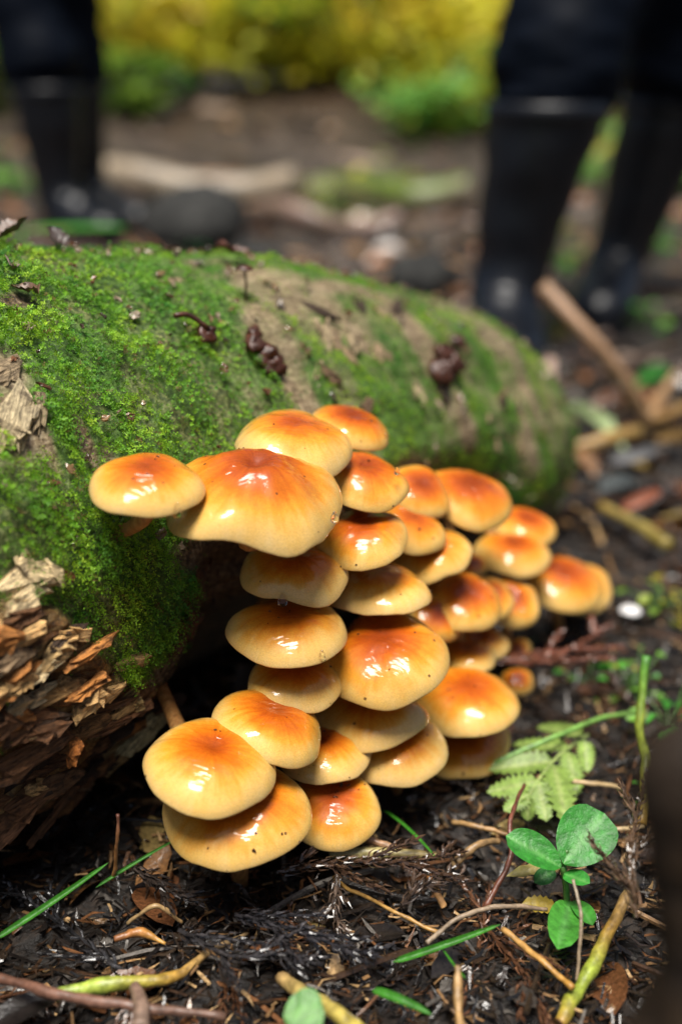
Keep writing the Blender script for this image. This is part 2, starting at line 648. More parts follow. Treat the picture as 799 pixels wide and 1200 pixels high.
DOWN_R = (.35, -.25, -.9)
for (x, y, ra, rb, ax) in [(4, 430, .018, .016, LA), (18, 480, .024, .013, DOWN_R), (150, 570, .022, .005, DOWN_R), (100, 500, .022, .004, DOWN_R), (62, 520, .02, .004, DOWN_R),
                           (235, 700, .035, .018, DOWN_R), (310, 650, .06, .04, LA), (315, 330, .036, .028, DOWN_R), (325, 395, .040, .021, DOWN_R), (355, 445, .034, .014, DOWN_R), (385, 350, .04, .009, DOWN_R),
                           (470, 362, .034, .018, DOWN_R), (510, 415, .048, .018, DOWN_R), (555, 490, .040, .012, DOWN_R), (585, 392, .045, .018, LA), (440, 338, .04, .012, LA), (620, 450, .034, .012, DOWN_R), (420, 380, .03, .008, DOWN_R), (630, 520, .03, .012, DOWN_R),
                           (400, 330, .04, .008, LA), (620, 480, .03, .008, DOWN_R)]:
    BARE.append((log_px(x, y), ax, ra, rb))
for (x, y, ra, rb) in [(20, 345, .014, .006), (200, 320, .016, .005), (75, 290, .02, .006), (240, 640, .02, .012), (250, 280, .03, .006)]:
    BARE.append((log_px(x, y), LA, ra, rb))

sF, tF = S_.ravel(), T_.ravel()


def moss_density(P, s, th):
    m = bare_mask(P)
    sn = np.sin(th)
    dr0 = np.array([.30, -.10, -.95]); dr0 /= np.linalg.norm(dr0)
    Q0 = P - (P @ dr0)[:, None] * dr0 * .6
    q = np.stack([s * 12, th * 2.2, np.zeros_like(s)], -1)
    low = np.interp(s, [-.2, .0, .06, .09, .125, .30, .40, .5, .6], [-.3, -.3, -.32, -.22, .22, .20, -.05, -.35, -.6]) + .12 * fbm(q, 3, 91)
    m = np.maximum(m, .20 * sstep(s, .1, .2) * sstep(fbm(P * 40, 3, 37), -.2, .3))
    mott = sstep(fbm(Q0 * 34, 4, 59), -.32, .12)
    m = m * (1 - sstep(s, .12, .24) * (1 - mott) * .68)
    m = m * sstep(sn, low, low + .10)
    m = m * (1 - wood_zone(s, th) * .97)
    dr = np.array([.30, -.10, -.95]); dr /= np.linalg.norm(dr)
    Q = P - (P @ dr)[:, None] * dr * .75
    m = m * (.55 + .45 * sstep(fbm(Q * 62, 3, 13), -.35, .05))
    return np.clip(m, 0, 1)


md = moss_density(LV, sF, tF)
wz = np.maximum(wood_zone(sF, tF), 0)
pale = np.zeros(len(LV))
for (x, y, rr) in [(4, 440, .03), (20, 490, .03), (4, 430, .03), (140, 550, .02), (330, 350, .05), (325, 430, .05), (390, 350, .06), (480, 370, .07), (540, 440, .06), (600, 410, .06), (620, 480, .05)]:
    d = np.linalg.norm(LV - log_px(x, y), axis=1)
    pale = np.maximum(pale, (1 - sstep(d, rr * .6, rr * 1.2)) * .8)
pale = np.maximum(pale, .75 * sstep(sF, .14, .28) * sstep(np.sin(tF), -.1, .3))
grain_q = np.stack([sF * 14, np.cos(tF) * log_R(sF) / .006, np.sin(tF) * log_R(sF) / .006], -1)
LF_i = (np.arange(ns - 1)[:, None] * nt + np.arange(nt)[None]).reshape(-1)
LF_j = (np.arange(ns - 1)[:, None] * nt + (np.arange(nt)[None] + 1) % nt).reshape(-1)
LFq = np.stack([LF_i, LF_j, LF_j + nt, LF_i + nt], -1)
log = thing('fallen_log', 'thick rotting mossy log lying behind the orange mushroom cluster', 'log', tuple(LB + LA * .1 + LN * .1))
lo = np.array(log.location)
tcap = np.stack([(np.arange(nt) + 1) % nt, np.arange(nt), np.full(nt, ns * nt)], -1)
LVc = np.concatenate([LV, LV[:nt].mean(0)[None] + LA * .03])
xt = lambda a_: np.concatenate([a_, a_[:1]])
add_np('trunk', LVc - lo, [LFq, tcap], M['log'], log, True,
       {'wood': xt(np.clip(wz, 0, 1)), 'grain': xt(.5 + .5 * fbm(grain_q, 4, 5)), 'moss': xt(md), 'pale': xt(pale), 'lcoord': xt(np.stack([sF, np.cos(tF) * .17, np.sin(tF) * .17], -1))})

# ---- splinters and bark plates broken out of the near end (parts of the log)
def shard(L, W, H, seed):
    """an irregular, grain-split plate: outline L x W, thickness H"""
    r = np.random.default_rng(seed)
    n = 16
    a = np.sort(r.uniform(0, 2 * np.pi, n) * .25 + np.arange(n) * 2 * np.pi / n * .75 + .2)
    rad = r.uniform(.5, 1.0, n)
    ox, oy = np.cos(a) * rad * L / 2, np.sin(a) * rad * W / 2
    lay = []
    for zz, k in ((-H / 2, .9), (0, 1.02), (H / 2, .82)):
        jx, jy = r.normal(0, L * .02, n), r.normal(0, W * .03, n)
        lay.append(np.stack([ox * k + jx, oy * k + jy, zz + r.normal(0, H * .22, n)], -1))
    V = np.concatenate(lay + [[[0, 0, -H / 2]], [[L * .05, 0, H / 2 + r.normal(0, H * .2)]]])
    V[:, 2] += .12 * L * (V[:, 0] / L) ** 2 * r.uniform(-2, 1)
    j = np.arange(n); k = (j + 1) % n
    q = np.concatenate([np.stack([i * n + j, i * n + k, (i + 1) * n + k, (i + 1) * n + j], -1) for i in (0, 1)])
    tr = np.concatenate([np.stack([k, j, np.full(n, 3 * n)], -1), np.stack([2 * n + j, 2 * n + k, np.full(n, 3 * n + 1)], -1)])
    return V, [q, tr]


def place(V, pos, xax, zax):
    x = np.asarray(xax, float); z = np.asarray(zax, float)
    z = z / np.linalg.norm(z)
    x = x - z * (x @ z); x /= np.linalg.norm(x)
    y = np.cross(z, x)
    return np.asarray(pos) + V[:, :1] * x + V[:, 1:2] * y + V[:, 2:3] * z


PALE, TAN, ORG, BRN, DRK = (.66, .50, .27), (.60, .36, .14), (.48, .19, .045), (.17, .075, .03), (.05, .028, .016)
shards = [  # px, py, length, width, thickness, colour, lift, twist
    (30, 690, .046, .030, .005, PALE, .007, .3, 'bark_plate'), (55, 672, .030, .016, .004, PALE, .009, -.6, 'bark_plate'), (8, 705, .03, .018, .005, (.45, .30, .13), .005, .1, 'bark_plate'),
    (28, 745, .055, .010, .006, TAN, .004, .1, 'splinter'), (70, 765, .040, .012, .006, (.48, .31, .13), .006, .4, 'splinter'), (50, 782, .050, .009, .006, PALE, .006, .25, 'splinter'),
    (90, 745, .028, .010, .005, TAN, .005, -.3, 'splinter'), (20, 800, .045, .012, .007, ORG, .003, .3, 'splinter'), (75, 805, .040, .010, .006, (.36, .2, .07), .004, .2, 'splinter'),
    (110, 812, .030, .012, .006, TAN, .004, .5, 'splinter'), (40, 835, .055, .012, .008, BRN, .004, .2, 'splinter'), (100, 850, .050, .012, .007, (.20, .10, .035), .004, .2, 'splinter'),
    (82, 868, .022, .006, .005, (.36, .12, .025), .010, 1.3, 'splinter'), (25, 880, .060, .014, .008, BRN, .004, .15, 'splinter'), (150, 830, .03, .010, .006, (.30, .17, .06), .004, .3, 'splinter'),
    (175, 848, .052, .017, .006, (.46, .38, .19), .011, .62, 'bark_plate'), (143, 880, .034, .016, .006, (.44, .28, .11), .010, .5, 'bark_plate'), (160, 817, .012, .010, .005, (.52, .34, .13), .008, .2, 'wood_chip'),
    (60, 905, .060, .012, .007, (.14, .07, .03), .004, .2, 'splinter'), (120, 900, .05, .011, .007, DRK, .004, .25, 'splinter'), (30, 925, .06, .012, .007, BRN, .005, .25, 'splinter'),
    (105, 930, .045, .008, .005, (.22, .13, .07), .006, .3, 'splinter'), (20, 960, .04, .009, .006, (.28, .13, .06), .006, .3, 'splinter'), (160, 905, .05, .010, .006, DRK, .004, .3, 'splinter'),
    (10, 760, .04, .014, .006, (.30, .20, .11), .005, .2, 'splinter'), (5, 850, .05, .014, .007, BRN, .004, .2, 'splinter'),
    (12, 432, .034, .016, .004, (.26, .19, .11), .003, .2, 'bark_plate'), (22, 480, .045, .022, .004, (.46, .37, .22), .004, .9, 'bark_plate'), (8, 500, .030, .02, .004, (.42, .33, .19), .004, .7, 'bark_plate'),
    (50, 478, .030, .012, .004, (.33, .25, .14), .003, 1.0, 'bark_plate'), (235, 690, .03, .02, .004, (.11, .045, .015), .003, .8, 'bark_plate'), (225, 735, .04, .02, .004, (.08, .03, .012), .003, .8, 'bark_plate')]
rs = np.random.default_rng(8)
for k in range(26):
    f_ = rs.uniform(0, 1); px = 330 + 320 * f_; py = rs.uniform(325 + 150 * f_ ** 2, 440 + 100 * f_)
    shards.append((px, py, rs.uniform(.012, .034), rs.uniform(.006, .014), rs.uniform(.002, .004), [(.12, .07, .035), (.26, .18, .10), (.05, .03, .018), (.34, .26, .15)][k % 4], rs.uniform(.001, .003), rs.normal(1.2, .5), 'bark_plate'))
for k in range(58):
    px, py = rs.uniform(-10, 215), rs.uniform(715, 985)
    if py > 1000 - .35 * px or py < 720 + .55 * max(px - 60, 0): continue
    pal = [PALE, TAN, ORG, BRN, DRK, (.20, .09, .03)][rs.choice(6, p=[.22, .3, .28, .08, .04, .08] if py < 830 else [.03, .07, .13, .32, .30, .15])]
    shards.append((px, py, rs.uniform(.018, .055), rs.uniform(.004, .011), rs.uniform(.003, .006), tuple(np.array(pal) * rs.uniform(.7, 1.2)), rs.uniform(.002, .008), rs.normal(.2, .25), 'splinter'))
for k, (px, py, L, W, H, c, lift, tw_, nm) in enumerate(shards):
    P = log_px(px, py)
    n = log_normal(P)
    x = LA * math.cos(tw_) + np.cross(n, LA) * math.sin(tw_)
    V, F = shard(L, W, H, 100 + k)
    zax = n + .22 * np.array([random.uniform(-1, 1), random.uniform(-1, 1), random.uniform(-1, 1)])
    zax /= np.linalg.norm(zax); x = x - zax * (x @ zax); x /= np.linalg.norm(x)
    yax = np.cross(zax, x)
    mb = MB(); mb.add(V, F, c)
    o = mb.build(nm, M['wood_piece'], log, False)
    o.matrix_local = Matrix([[x[q], yax[q], zax[q], (P + n * lift * .6 - lo)[q]] for q in range(3)] + [[0, 0, 0, 1]])

# ------------------------------------------------------------------ moss (uncountable: one object)
def moss_mesh():
    N0 = 270000
    s = RNG.uniform(-.5, .66, N0)
    th = RNG.uniform(-.75, 3.3, N0)
    w = log_R(s) / .19
    keep = RNG.random(N0) < w
    s, th = s[keep], th[keep]
    P = log_surf(s, th)
    d = moss_density(P, s, th)
    # back side is never seen: keep only a sparse cover there
    dens = d * np.where(th > 1.9, .35, 1.0) * np.where(s < -.16, .4, 1.0) * np.interp(s, [-.2, .06, .22, .66], [1.0, 1.0, .75, .62])
    dens *= .95
    keep = RNG.random(len(s)) < dens
    s, th, P, d = s[keep], th[keep], P[keep], d[keep]
    n = len(s)
    e = .003
    ds = log_surf(s + e, th, False) - log_surf(s - e, th, False)
    dt = log_surf(s, th + .02, False) - log_surf(s, th - .02, False)
    nrm = np.cross(ds, dt)
    nrm /= np.linalg.norm(nrm, axis=1)[:, None]
    out = P - (LB + s[:, None] * LA + LN * .10 + ZUP * .12)
    nrm *= np.sign((nrm * out).sum(1))[:, None]
    dr = np.array([.30, -.10, -.95]); dr /= np.linalg.norm(dr)
    Q = P - (P @ dr)[:, None] * dr * .55
    clump = fbm(Q * 95, 2, 19)
    thin = np.interp(s, [.06, .22], [1, .42])
    L = (.0055 + .0042 * clump + RNG.normal(0, .0014, n)) * (.45 + .55 * d) * thin
    L = np.clip(L * 1.06, .0018, .0125)
    P = P + nrm * (np.clip(fbm(Q * 80, 3, 29) * 1.5 + .25, 0, 1) * .013 * d * thin)[:, None]
    dirn = nrm * .8 + RNG.normal(0, .45, (n, 3)) + np.array([.05, -.1, -.22]) + .5 * np.stack([vnoise(P * 70, 71), vnoise(P * 70, 72), vnoise(P * 70, 73)], -1)
    dirn /= np.linalg.norm(dirn, axis=1)[:, None]
    drop = np.array([0, 0, -1.]) * .45 + nrm * .1
    K = 9                                                     # leaflets per shoot
    base_c = np.array([.15, .33, .018])
    hue = np.clip(RNG.random(n)[:, None] * .4 + .6 * (fbm(Q * 40, 3, 23)[:, None] * 1.3 + .5), 0, 1)
    yel = np.array([.36, .50, .028]); dk = np.array([.03, .15, .022])
    C = np.where(hue > .5, base_c + (yel - base_c) * (hue - .5) * 2, dk + (base_c - dk) * hue * 2)
    C = C * RNG.uniform(.85, 1.35, (n, 1))
    dead = RNG.random(n) < .04
    C[dead] = np.array([.16, .11, .035])
    u = np.cross(dirn, RNG.normal(0, 1, (n, 3))); u /= np.linalg.norm(u, axis=1)[:, None]
    v = np.cross(dirn, u)
    VV, CC = [], []
    for k in range(K):
        f = (k + .6) / K
        c0 = P + (dirn * L[:, None]) * f + drop * (L * f * f)[:, None] - nrm * .0008
        a = k * 2.4 + RNG.uniform(0, .8, n)
        rd = np.cos(a)[:, None] * u + np.sin(a)[:, None] * v
        ll = (L * .165 + .0006) * (1.15 - .45 * f) * RNG.uniform(.8, 1.25, n)
        tip = c0 + (rd * .98 + dirn * .45) * ll[:, None]
        sd_ = np.cross(rd, dirn); sd_ /= np.linalg.norm(sd_, axis=1)[:, None]
        mid = c0 + (rd * .5 + dirn * .30) * ll[:, None]
        wd = (ll * .26)[:, None]
        VV.append(np.stack([c0, mid + sd_ * wd, tip, mid - sd_ * wd], 1))
        CC.append(np.repeat((C * (.85 + .3 * f))[:, None], 4, 1))
    V = np.concatenate(VV).reshape(-1, 3)
    Cc = np.concatenate(CC).reshape(-1, 3)
    F = np.arange(len(V)).reshape(-1, 4)
    print('moss shoots', n, 'faces', len(F))
    return V, F, Cc


V, F, Cc = moss_mesh()
tag(add_np('moss', V, F, M['moss'], None, False, {'col': Cc}), 'bright green feathery moss carpeting the rotting log', 'moss', kind='stuff')

# crumbs of bark and leaf on the log
mb = MB()
r = np.random.default_rng(5)
for k in range(420):
    s, th = r.uniform(-.18, .6), r.uniform(-.2, 2.0)
    if k < 160: th = r.uniform(.9, 1.75)
    P = log_surf(np.array([s]), np.array([th]))[0]
    n = log_normal(P)
    L = r.uniform(.003, .011)
    V, F = shard(L, L * r.uniform(.3, .8), .0012, 900 + k)
    V = place(V, P + n * r.uniform(.002, .006), r.normal(0, 1, 3), n + r.normal(0, .35, 3))
    mb.add(V, F, np.array([(.13, .055, .025), (.22, .13, .06), (.05, .03, .02), (.26, .2, .13)][r.integers(4)]) * r.uniform(.6, 1.2))
tag(mb.build('bark_crumbs', M['litter'], None, False), 'brown crumbs of bark and leaf scattered over the mossy log', 'debris', kind='stuff')

# ------------------------------------------------------------------ mushrooms
PROF = np.array([(0, .262), (.10, .268), (.22, .272), (.36, .265), (.50, .24), (.64, .195), (.76, .135), (.86, .06), (.93, -.015), (.975, -.085), (1.0, -.150), (1.002, -.178), (.985, -.188), (.95, -.165)])
UNDER = np.array([(.95, -.165), (.89, -.10), (.60, -.03), (.35, .0), (.13, .0)])
NSEG = 64


def cap_mesh(R, seed, peak=0.0, dip=0.0, oval=1.0, wav=1.0, droop=0.0):
    r = np.random.default_rng(seed)
    prof = spline(PROF, 30)
    prof[0, 0] = 0
    rad, z = prof[:, 0].copy(), prof[:, 1].copy()
    arc = np.concatenate([[0], np.cumsum(np.hypot(np.diff(rad), np.diff(z)))]); arc /= arc[-1]
    z = z + peak * np.exp(-(rad / .42) ** 2) - dip * np.exp(-(rad / .17) ** 2) - droop * rad ** 3 * .3
    a = np.arange(NSEG) * 2 * np.pi / NSEG
    ph = r.uniform(0, 6.28, 6)
    am = wav * np.array([.0, .034, .032, .022, .014, .009]) * r.uniform(.3, 1.4, 6)
    rw = 1 + sum(am[k] * np.cos((k + 1) * a + ph[k]) for k in range(6))
    zw = sum(wav * [.0, .055, .040, .026, .016, .011][k] * r.uniform(.3, 1.3) * np.cos((k + 1) * a + ph[(k + 2) % 6]) for k in range(6))

    def ring(rd, zz):
        w = sstep(rd, .25, 1.0)
        rr = rd[:, None] * (1 + (rw - 1)[None] * w[:, None])
        V = np.stack([rr * np.cos(a) * oval, rr * np.sin(a) / oval, zz[:, None] + zw[None] * (w ** 1.5)[:, None]], -1)
        return V
    Vt = ring(rad, z)
    n3 = fbm(np.concatenate([Vt[..., :2], np.full(Vt.shape[:2] + (1,), seed * 3.7)], -1) * 2.0, 3, seed)
    Vt[..., 2] += wav * .075 * n3
    k = len(rad)
    V = np.concatenate([[Vt[0].mean(0)], Vt[1:].reshape(-1, 3)]) * R
    j = np.arange(NSEG); jn = (j + 1) % NSEG
    tri = np.stack([np.zeros(NSEG, int), 1 + j, 1 + jn], -1)
    q = np.concatenate([np.stack([1 + i * NSEG + j, 1 + (i + 1) * NSEG + j, 1 + (i + 1) * NSEG + jn, 1 + i * NSEG + jn], -1) for i in range(k - 2)])
    radv = np.concatenate([[0], np.repeat(arc[1:], NSEG)])
    ang = np.concatenate([[[0, 0, 0]], np.stack([np.tile(np.cos(a), k - 1), np.tile(np.sin(a), k - 1), radv[1:] * .25 + seed], -1)])
    global CAP_ANG
    CAP_ANG = ang
    # underside with gills
    ur, uz = UNDER[:, 0], UNDER[:, 1]
    U = ring(ur, uz)
    U[1:-1, ::2, 2] -= .035
    last_rim = Vt[-1]
    U[0] = last_rim
    U[1, :, 2] += (zw * .6)
    Vu = U.reshape(-1, 3) * R
    qu = np.concatenate([np.stack([i * NSEG + j, (i + 1) * NSEG + j, (i + 1) * NSEG + jn, i * NSEG + jn], -1) for i in range(len(ur) - 1)])
    return V, [q, tri], radv, Vu, qu


KAP = .31
C_ = 'mushroom'
# cx, cy, w, h (survey), Y distance, roll deg, options, label
MUSH = [
    (172, 562, 126, 74, .505, 0, dict(wav=.6, foot=(150, 622)), 'small orange mushroom standing alone at the far left of the cluster'),
    (298, 574, 198, 112, .535, 5, dict(peak=.19, dip=.13, wav=1.5, droop=.1), 'largest glossy orange mushroom with a dented peak, top left of the cluster'),
    (345, 513, 134, 70, .585, 8, dict(wav=.9), 'orange mushroom tucked behind the largest one with streaky wet top'),
    (411, 497, 92, 46, .63, 17, dict(wav=.5), 'topmost orange mushroom at the back against the moss'),
    (425, 557, 106, 62, .595, 13, dict(wav=.8), 'orange mushroom with a dark water bead on its right rim'),
    (423, 625, 106, 68, .575, -2, dict(wav=.8), 'orange mushroom just right of the largest cap, red brown in the middle'),
    (345, 664, 116, 78, .555, 4, dict(wav=1.0), 'brown-topped mushroom directly under the largest cap with hanging drop'),
    (481, 614, 88, 54, .635, 24, dict(wav=.6), 'narrow orange mushroom half hidden behind its left neighbour, upper middle of cluster'),
    (492, 573, 76, 56, .655, 25, dict(wav=.6), 'pale orange mushroom wedged left of the broad one at the upper right'),
    (547, 579, 106, 64, .685, 18, dict(wav=.7), 'broad smooth orange mushroom at upper right of cluster against green moss'),
    (504, 646, 90, 60, .64, -10, dict(wav=.8), 'tan mushroom slanting down to the left in the middle of the cluster'),
    (443, 684, 122, 62, .585, 2, dict(wav=1.0), 'flat brown mushroom seen edge on above the widest middle cap'),
    (338, 732, 132, 82, .535, 2, dict(wav=.7), 'rounded bun-shaped mushroom third down on the left side of the stack'),
    (345, 792, 108, 68, .535, 4, dict(wav=.9), 'smaller wavy mushroom fourth down on the left side of the stack'),
    (449, 762, 144, 106, .555, -6, dict(wav=1.0, droop=.2), 'large tan and orange mushroom in the centre of the stack'),
    (512, 722, 62, 62, .63, 40, dict(wav=.6), 'thin tan mushroom edge showing right of the large central cap'),
    (543, 701, 90, 66, .645, 18, dict(wav=.8), 'orange mushroom with dark red middle at centre right of the cluster'),
    (574, 699, 56, 60, .68, 20, dict(wav=.6), 'pale sliver of a mushroom between two caps at the right'),
    (598, 703, 68, 64, .705, 20, dict(wav=.9), 'pale buff mushroom with wavy rim, right end of the middle row'),
    (616, 614, 70, 42, .765, 14, dict(wav=.5), 'tiny bright orange mushroom highest on the right tip of the cluster'),
    (600, 645, 84, 50, .735, 8, dict(wav=.6), 'small round orange mushroom overlapping the tiny one on the right'),
    (657, 679, 96, 62, .765, 18, dict(wav=.6), 'blurred orange mushroom at the right end beside the forest floor'),
    (684, 687, 66, 60, .80, 22, dict(wav=.6), 'rearmost blurred mushroom peeking out at the right end of the cluster'),
    (563, 750, 62, 44, .685, 6, dict(wav=.8), 'small tan mushroom under the centre right caps'),
    (547, 766, 64, 40, .645, 2, dict(wav=.8), 'small dark brown-topped mushroom just above the broad lower right cap'),
    (547, 817, 118, 78, .60, 2, dict(wav=.8), 'broad orange and cream mushroom at the lower right of the stack'),
    (544, 866, 98, 84, .605, -4, dict(wav=.8), 'shaded brown mushroom tucked under the broad lower right cap'),
    (434, 832, 124, 80, .56, -2, dict(wav=.7), 'shaded olive brown mushroom right under the large central cap'),
    (318, 846, 126, 82, .505, 20, dict(wav=.8), 'orange mushroom directly behind the clean round front left cap'),
    (379, 878, 104, 66, .535, -4, dict(wav=.9), 'flat speckled mushroom between front left and lower middle caps'),
    (464, 872, 112, 84, .555, -4, dict(wav=.8), 'shaded tan mushroom at the bottom middle of the stack'),
    (247, 890, 148, 108, .475, 6, dict(wav=.7, dip=.03), 'clean round front mushroom at the lower left with orange centre'),
    (278, 944, 160, 124, .478, -4, dict(wav=.8), 'lowest front mushroom speckled with dirt, touching the litter'),
    (390, 942, 106, 94, .515, 0, dict(wav=.8), 'tan mushroom at the bottom edge right of the lowest front cap'),
    (604, 763, 38, 46, .725, 10, dict(wav=.8), 'tiny mushroom behind the reddish conifer twig'),
    (606, 797, 36, 42, .69, 10, dict(wav=.8), 'tiny pale mushroom below the reddish conifer twig'),
    (553, 661, 34, 26, .72, 0, dict(wav=.8), 'tiny tan mushroom deep in the gap at the cluster\'s upper right'),
]
LVs = LV[::7]
CAPS = []
for k, (cx, cy, w, h, Yd, roll, opt, label) in enumerate(MUSH):
    d = ray(cx, cy)
    P = at_y(cx, cy, Yd)
    dist = (P - Vector((0, 0, CAM_H))).length
    dn = d.normalized()
    depth = Yd / d.y
    R = .5 * w * 1.07 / F_PX * depth
    s2 = ((h * .95 / w) ** 2 - KAP ** 2) / (1 - KAP ** 2)
    e = math.asin(math.sqrt(min(max(s2, .10), .66)))
    right = Vector((1, 0, 0)); right = (right - dn * right.dot(dn)).normalized()
    upv = right.cross(dn).normalized()
    rl = R_(roll)
    upc = (upv * math.cos(rl) + right * math.sin(rl)) * math.cos(e) - dn * math.sin(e)
    upc.normalize()
    q = Vector((0, 0, 1)).rotation_difference(upc)
    opt = dict(opt)
    fpx = opt.pop('foot', None)
    V, F, radv, Vu, qu = cap_mesh(R, 40 + k, **opt)
    V[:, 2] -= .0 * R
    rt = q.to_matrix()
    # foot of the stem: nearest point of the log lower down, or the ground
    Pn = np.array(P)
    under = Pn - np.array(upc) * R * .10
    dd = np.linalg.norm((LVs - Pn - np.array([dn.x, dn.y, 0]) * .05) * np.array([2.2, 1, .7]), axis=1) + 10 * (LVs[:, 2] > Pn[2] - .3 * R) + 10 * (LVs[:, 2] < .012)
    foot = LVs[np.argmin(dd)] + LN * .01
    if dd.min() > .10 or foot[2] < .015:
        foot = np.array([Pn[0], Pn[1], 0]) + np.array([dn.x, dn.y, 0]) * .045
        foot[2] = gh(foot[0], foot[1]) - .004
    if fpx: foot = log_px(*fpx) - log_normal(log_px(*fpx)) * .004
    root = thing('mushroom', label, 'mushroom', foot, 'orange mushrooms in the cluster')
    fv = Vector(foot)
    V_cap = V
    RK = random.Random(300 + k)
    cap = add_np('cap', V, F, M['cap'], root, True, {'rad': radv, 'tone': np.full(len(V), RK.uniform(-.10, .06)), 'ang': CAP_ANG})
    cap.rotation_mode = 'QUATERNION'
    spin = Quaternion((0, 0, 1), RK.uniform(-.6, .6))
    cap.location = P - fv
    cap.rotation_quaternion = q @ spin
    g = add_np('gills', Vu, qu, M['gill'], cap, True)
    # stem
    p0 = under; p3 = foot
    path = spline([p0, p0 - np.array(upc) * R * .55, (p0 + p3) / 2 - ZUP * R * .35, p3], 14)
    rs = np.interp(np.linspace(0, 1, 14), [0, .2, 1], [R * .20, R * .15, R * .13])
    V, F = tube(path, np.clip(rs, .0016, .007), 10, True, .25, k)
    add_np('stem', V - foot, F, M['stem'], root)
    CAPS.append((P, upc, R, V_cap, q @ spin))


# grit stuck to the wet caps
mb = MB()
r = np.random.default_rng(91)
for k, (P, upc, R, Vc, qq) in enumerate(CAPS):
    Rm = np.array(qq.to_matrix())
    for j in range(int(r.integers(2, 6)) + (14 if k in (32, 33, 29) else 0)):
        i = r.integers(1, 1 + NSEG * 22)
        w = Rm @ Vc[i] + np.array(P)
        n = w - (np.array(P) - np.array(upc) * R * .6); n /= np.linalg.norm(n)
        L = r.uniform(.0007, .0022) * (1.6 if r.random() < .12 else 1)
        V, F = shard(L, L * r.uniform(.3, .8), L * .3, 5000 + k * 50 + j)
        mb.add(place(V, w + n * .0002, r.normal(0, 1, 3), n + r.normal(0, .2, 3)), F, (.05, .02, .008))
tag(mb.build('cap_grit', M['litter'], None, False), 'tiny dark grit stuck to the wet mushroom caps', 'debris', kind='stuff')

# ------------------------------------------------------------------ water drops hanging on the caps
def drop_mesh(L):
    prof = spline([(0, -.5), (.22, -.44), (.33, -.25), (.30, 0), (.18, .28), (.10, .46), (0, .5)], 14)
    n = 16
    a = np.arange(n) * 2 * np.pi / n
    V = np.stack([np.abs(prof[:, :1]) * np.cos(a), np.abs(prof[:, :1]) * np.sin(a), np.repeat(prof[:, 1:], n, 1)], -1).reshape(-1, 3) * L
    j = np.arange(n); k = (j + 1) % n
    q = np.concatenate([np.stack([i * n + j, i * n + k, (i + 1) * n + k, (i + 1) * n + j], -1) for i in range(len(prof) - 1)])
    return V, q


for px, py, Yd, L, lab in [
    (208, 598, .487, .0075, 'clear water drop hanging from the rim of the lone left mushroom'),
    (331, 703, .531, .0075, 'water drop hanging under the brown-topped mushroom below the largest cap'),
    (392, 606, .51, .006, 'water drop on the right rim of the largest mushroom'),
    (377, 768, .511, .006, 'water drop on the lower right rim of the bun-shaped mushroom'),
    (465, 552, .580, .0045, 'dark little water bead on a cap rim against the moss'),
    (452, 511, .625, .0045, 'water bead on the rim of the topmost mushroom')]:
    V, F = drop_mesh(L)
    o = add_np('water_drop', V, F, M['water'])
    o.location = at_y(px, py, Yd)
    tag(o, lab, 'water drop', 'water drops on the mushroom rims')

# ------------------------------------------------------------------ leaves, twigs, litter
def blade(base, tip, width, normal, nl=10, nw=6, shape=.8, fold=.15, curl=.1, tooth=0, seed=0, wide=.45):
    """leaf surface from base to tip; returns V,F and a mid-rib weight"""
    base = np.asarray(base, float); tip = np.asarray(tip, float)
    L = np.linalg.norm(tip - base)
    x = (tip - base) / L
    z = np.asarray(normal, float); z = z - x * (z @ x); z /= np.linalg.norm(z)
    y = np.cross(z, x)
    r = np.random.default_rng(seed)
    t = np.linspace(0, 1, nl)
    prof = (np.clip(t, 0, 1) ** (wide * 1.2)) * (1 - t) ** ((1 - wide) * 1.2 * shape)
    prof = prof / prof.max()
    prof[0] = .06; prof[-1] = .02
    if tooth: prof = prof * (1 - tooth * (np.arange(nl) % 2))
    s = np.linspace(-1, 1, nw)
    Tt, Ss = np.meshgrid(t, s, indexing='ij')
    yy = Ss * prof[:, None] * width / 2
    zz = np.abs(Ss) ** 1.3 * prof[:, None] * width * fold - curl * L * (Tt - .3) ** 2 + .03 * width * fbm(np.stack([Tt * 4, Ss * 2, np.full_like(Tt, seed)], -1), 2, seed)
    V = base + (Tt * L)[..., None] * x + yy[..., None] * y + zz[..., None] * z
    i = (np.arange(nl - 1)[:, None] * nw + np.arange(nw - 1)[None]).reshape(-1)
    F = np.stack([i, i + nw, i + nw + 1, i + 1], -1)
    rib = np.exp(-(Ss / .16) ** 2)
    return V.reshape(-1, 3), F, rib.ravel()


def leaf_part(name, base, tip, width, normal, col, ribcol, parent=None, org=None, **kw):
    V, F, rib = blade(base, tip, width, normal, **kw)
    c = np.asarray(col) * (1 - rib[:, None] * .7) + np.asarray(ribcol) * rib[:, None] * .7
    mb = MB(); mb.add(V, F, c)
    return mb.build(name, M['leaf'], parent, True, org)


def A(px, py, z):
    return np.array(at_z(px, py, z))


PXM = 2200.0     # pixels of the photograph per metre around the cluster's foot


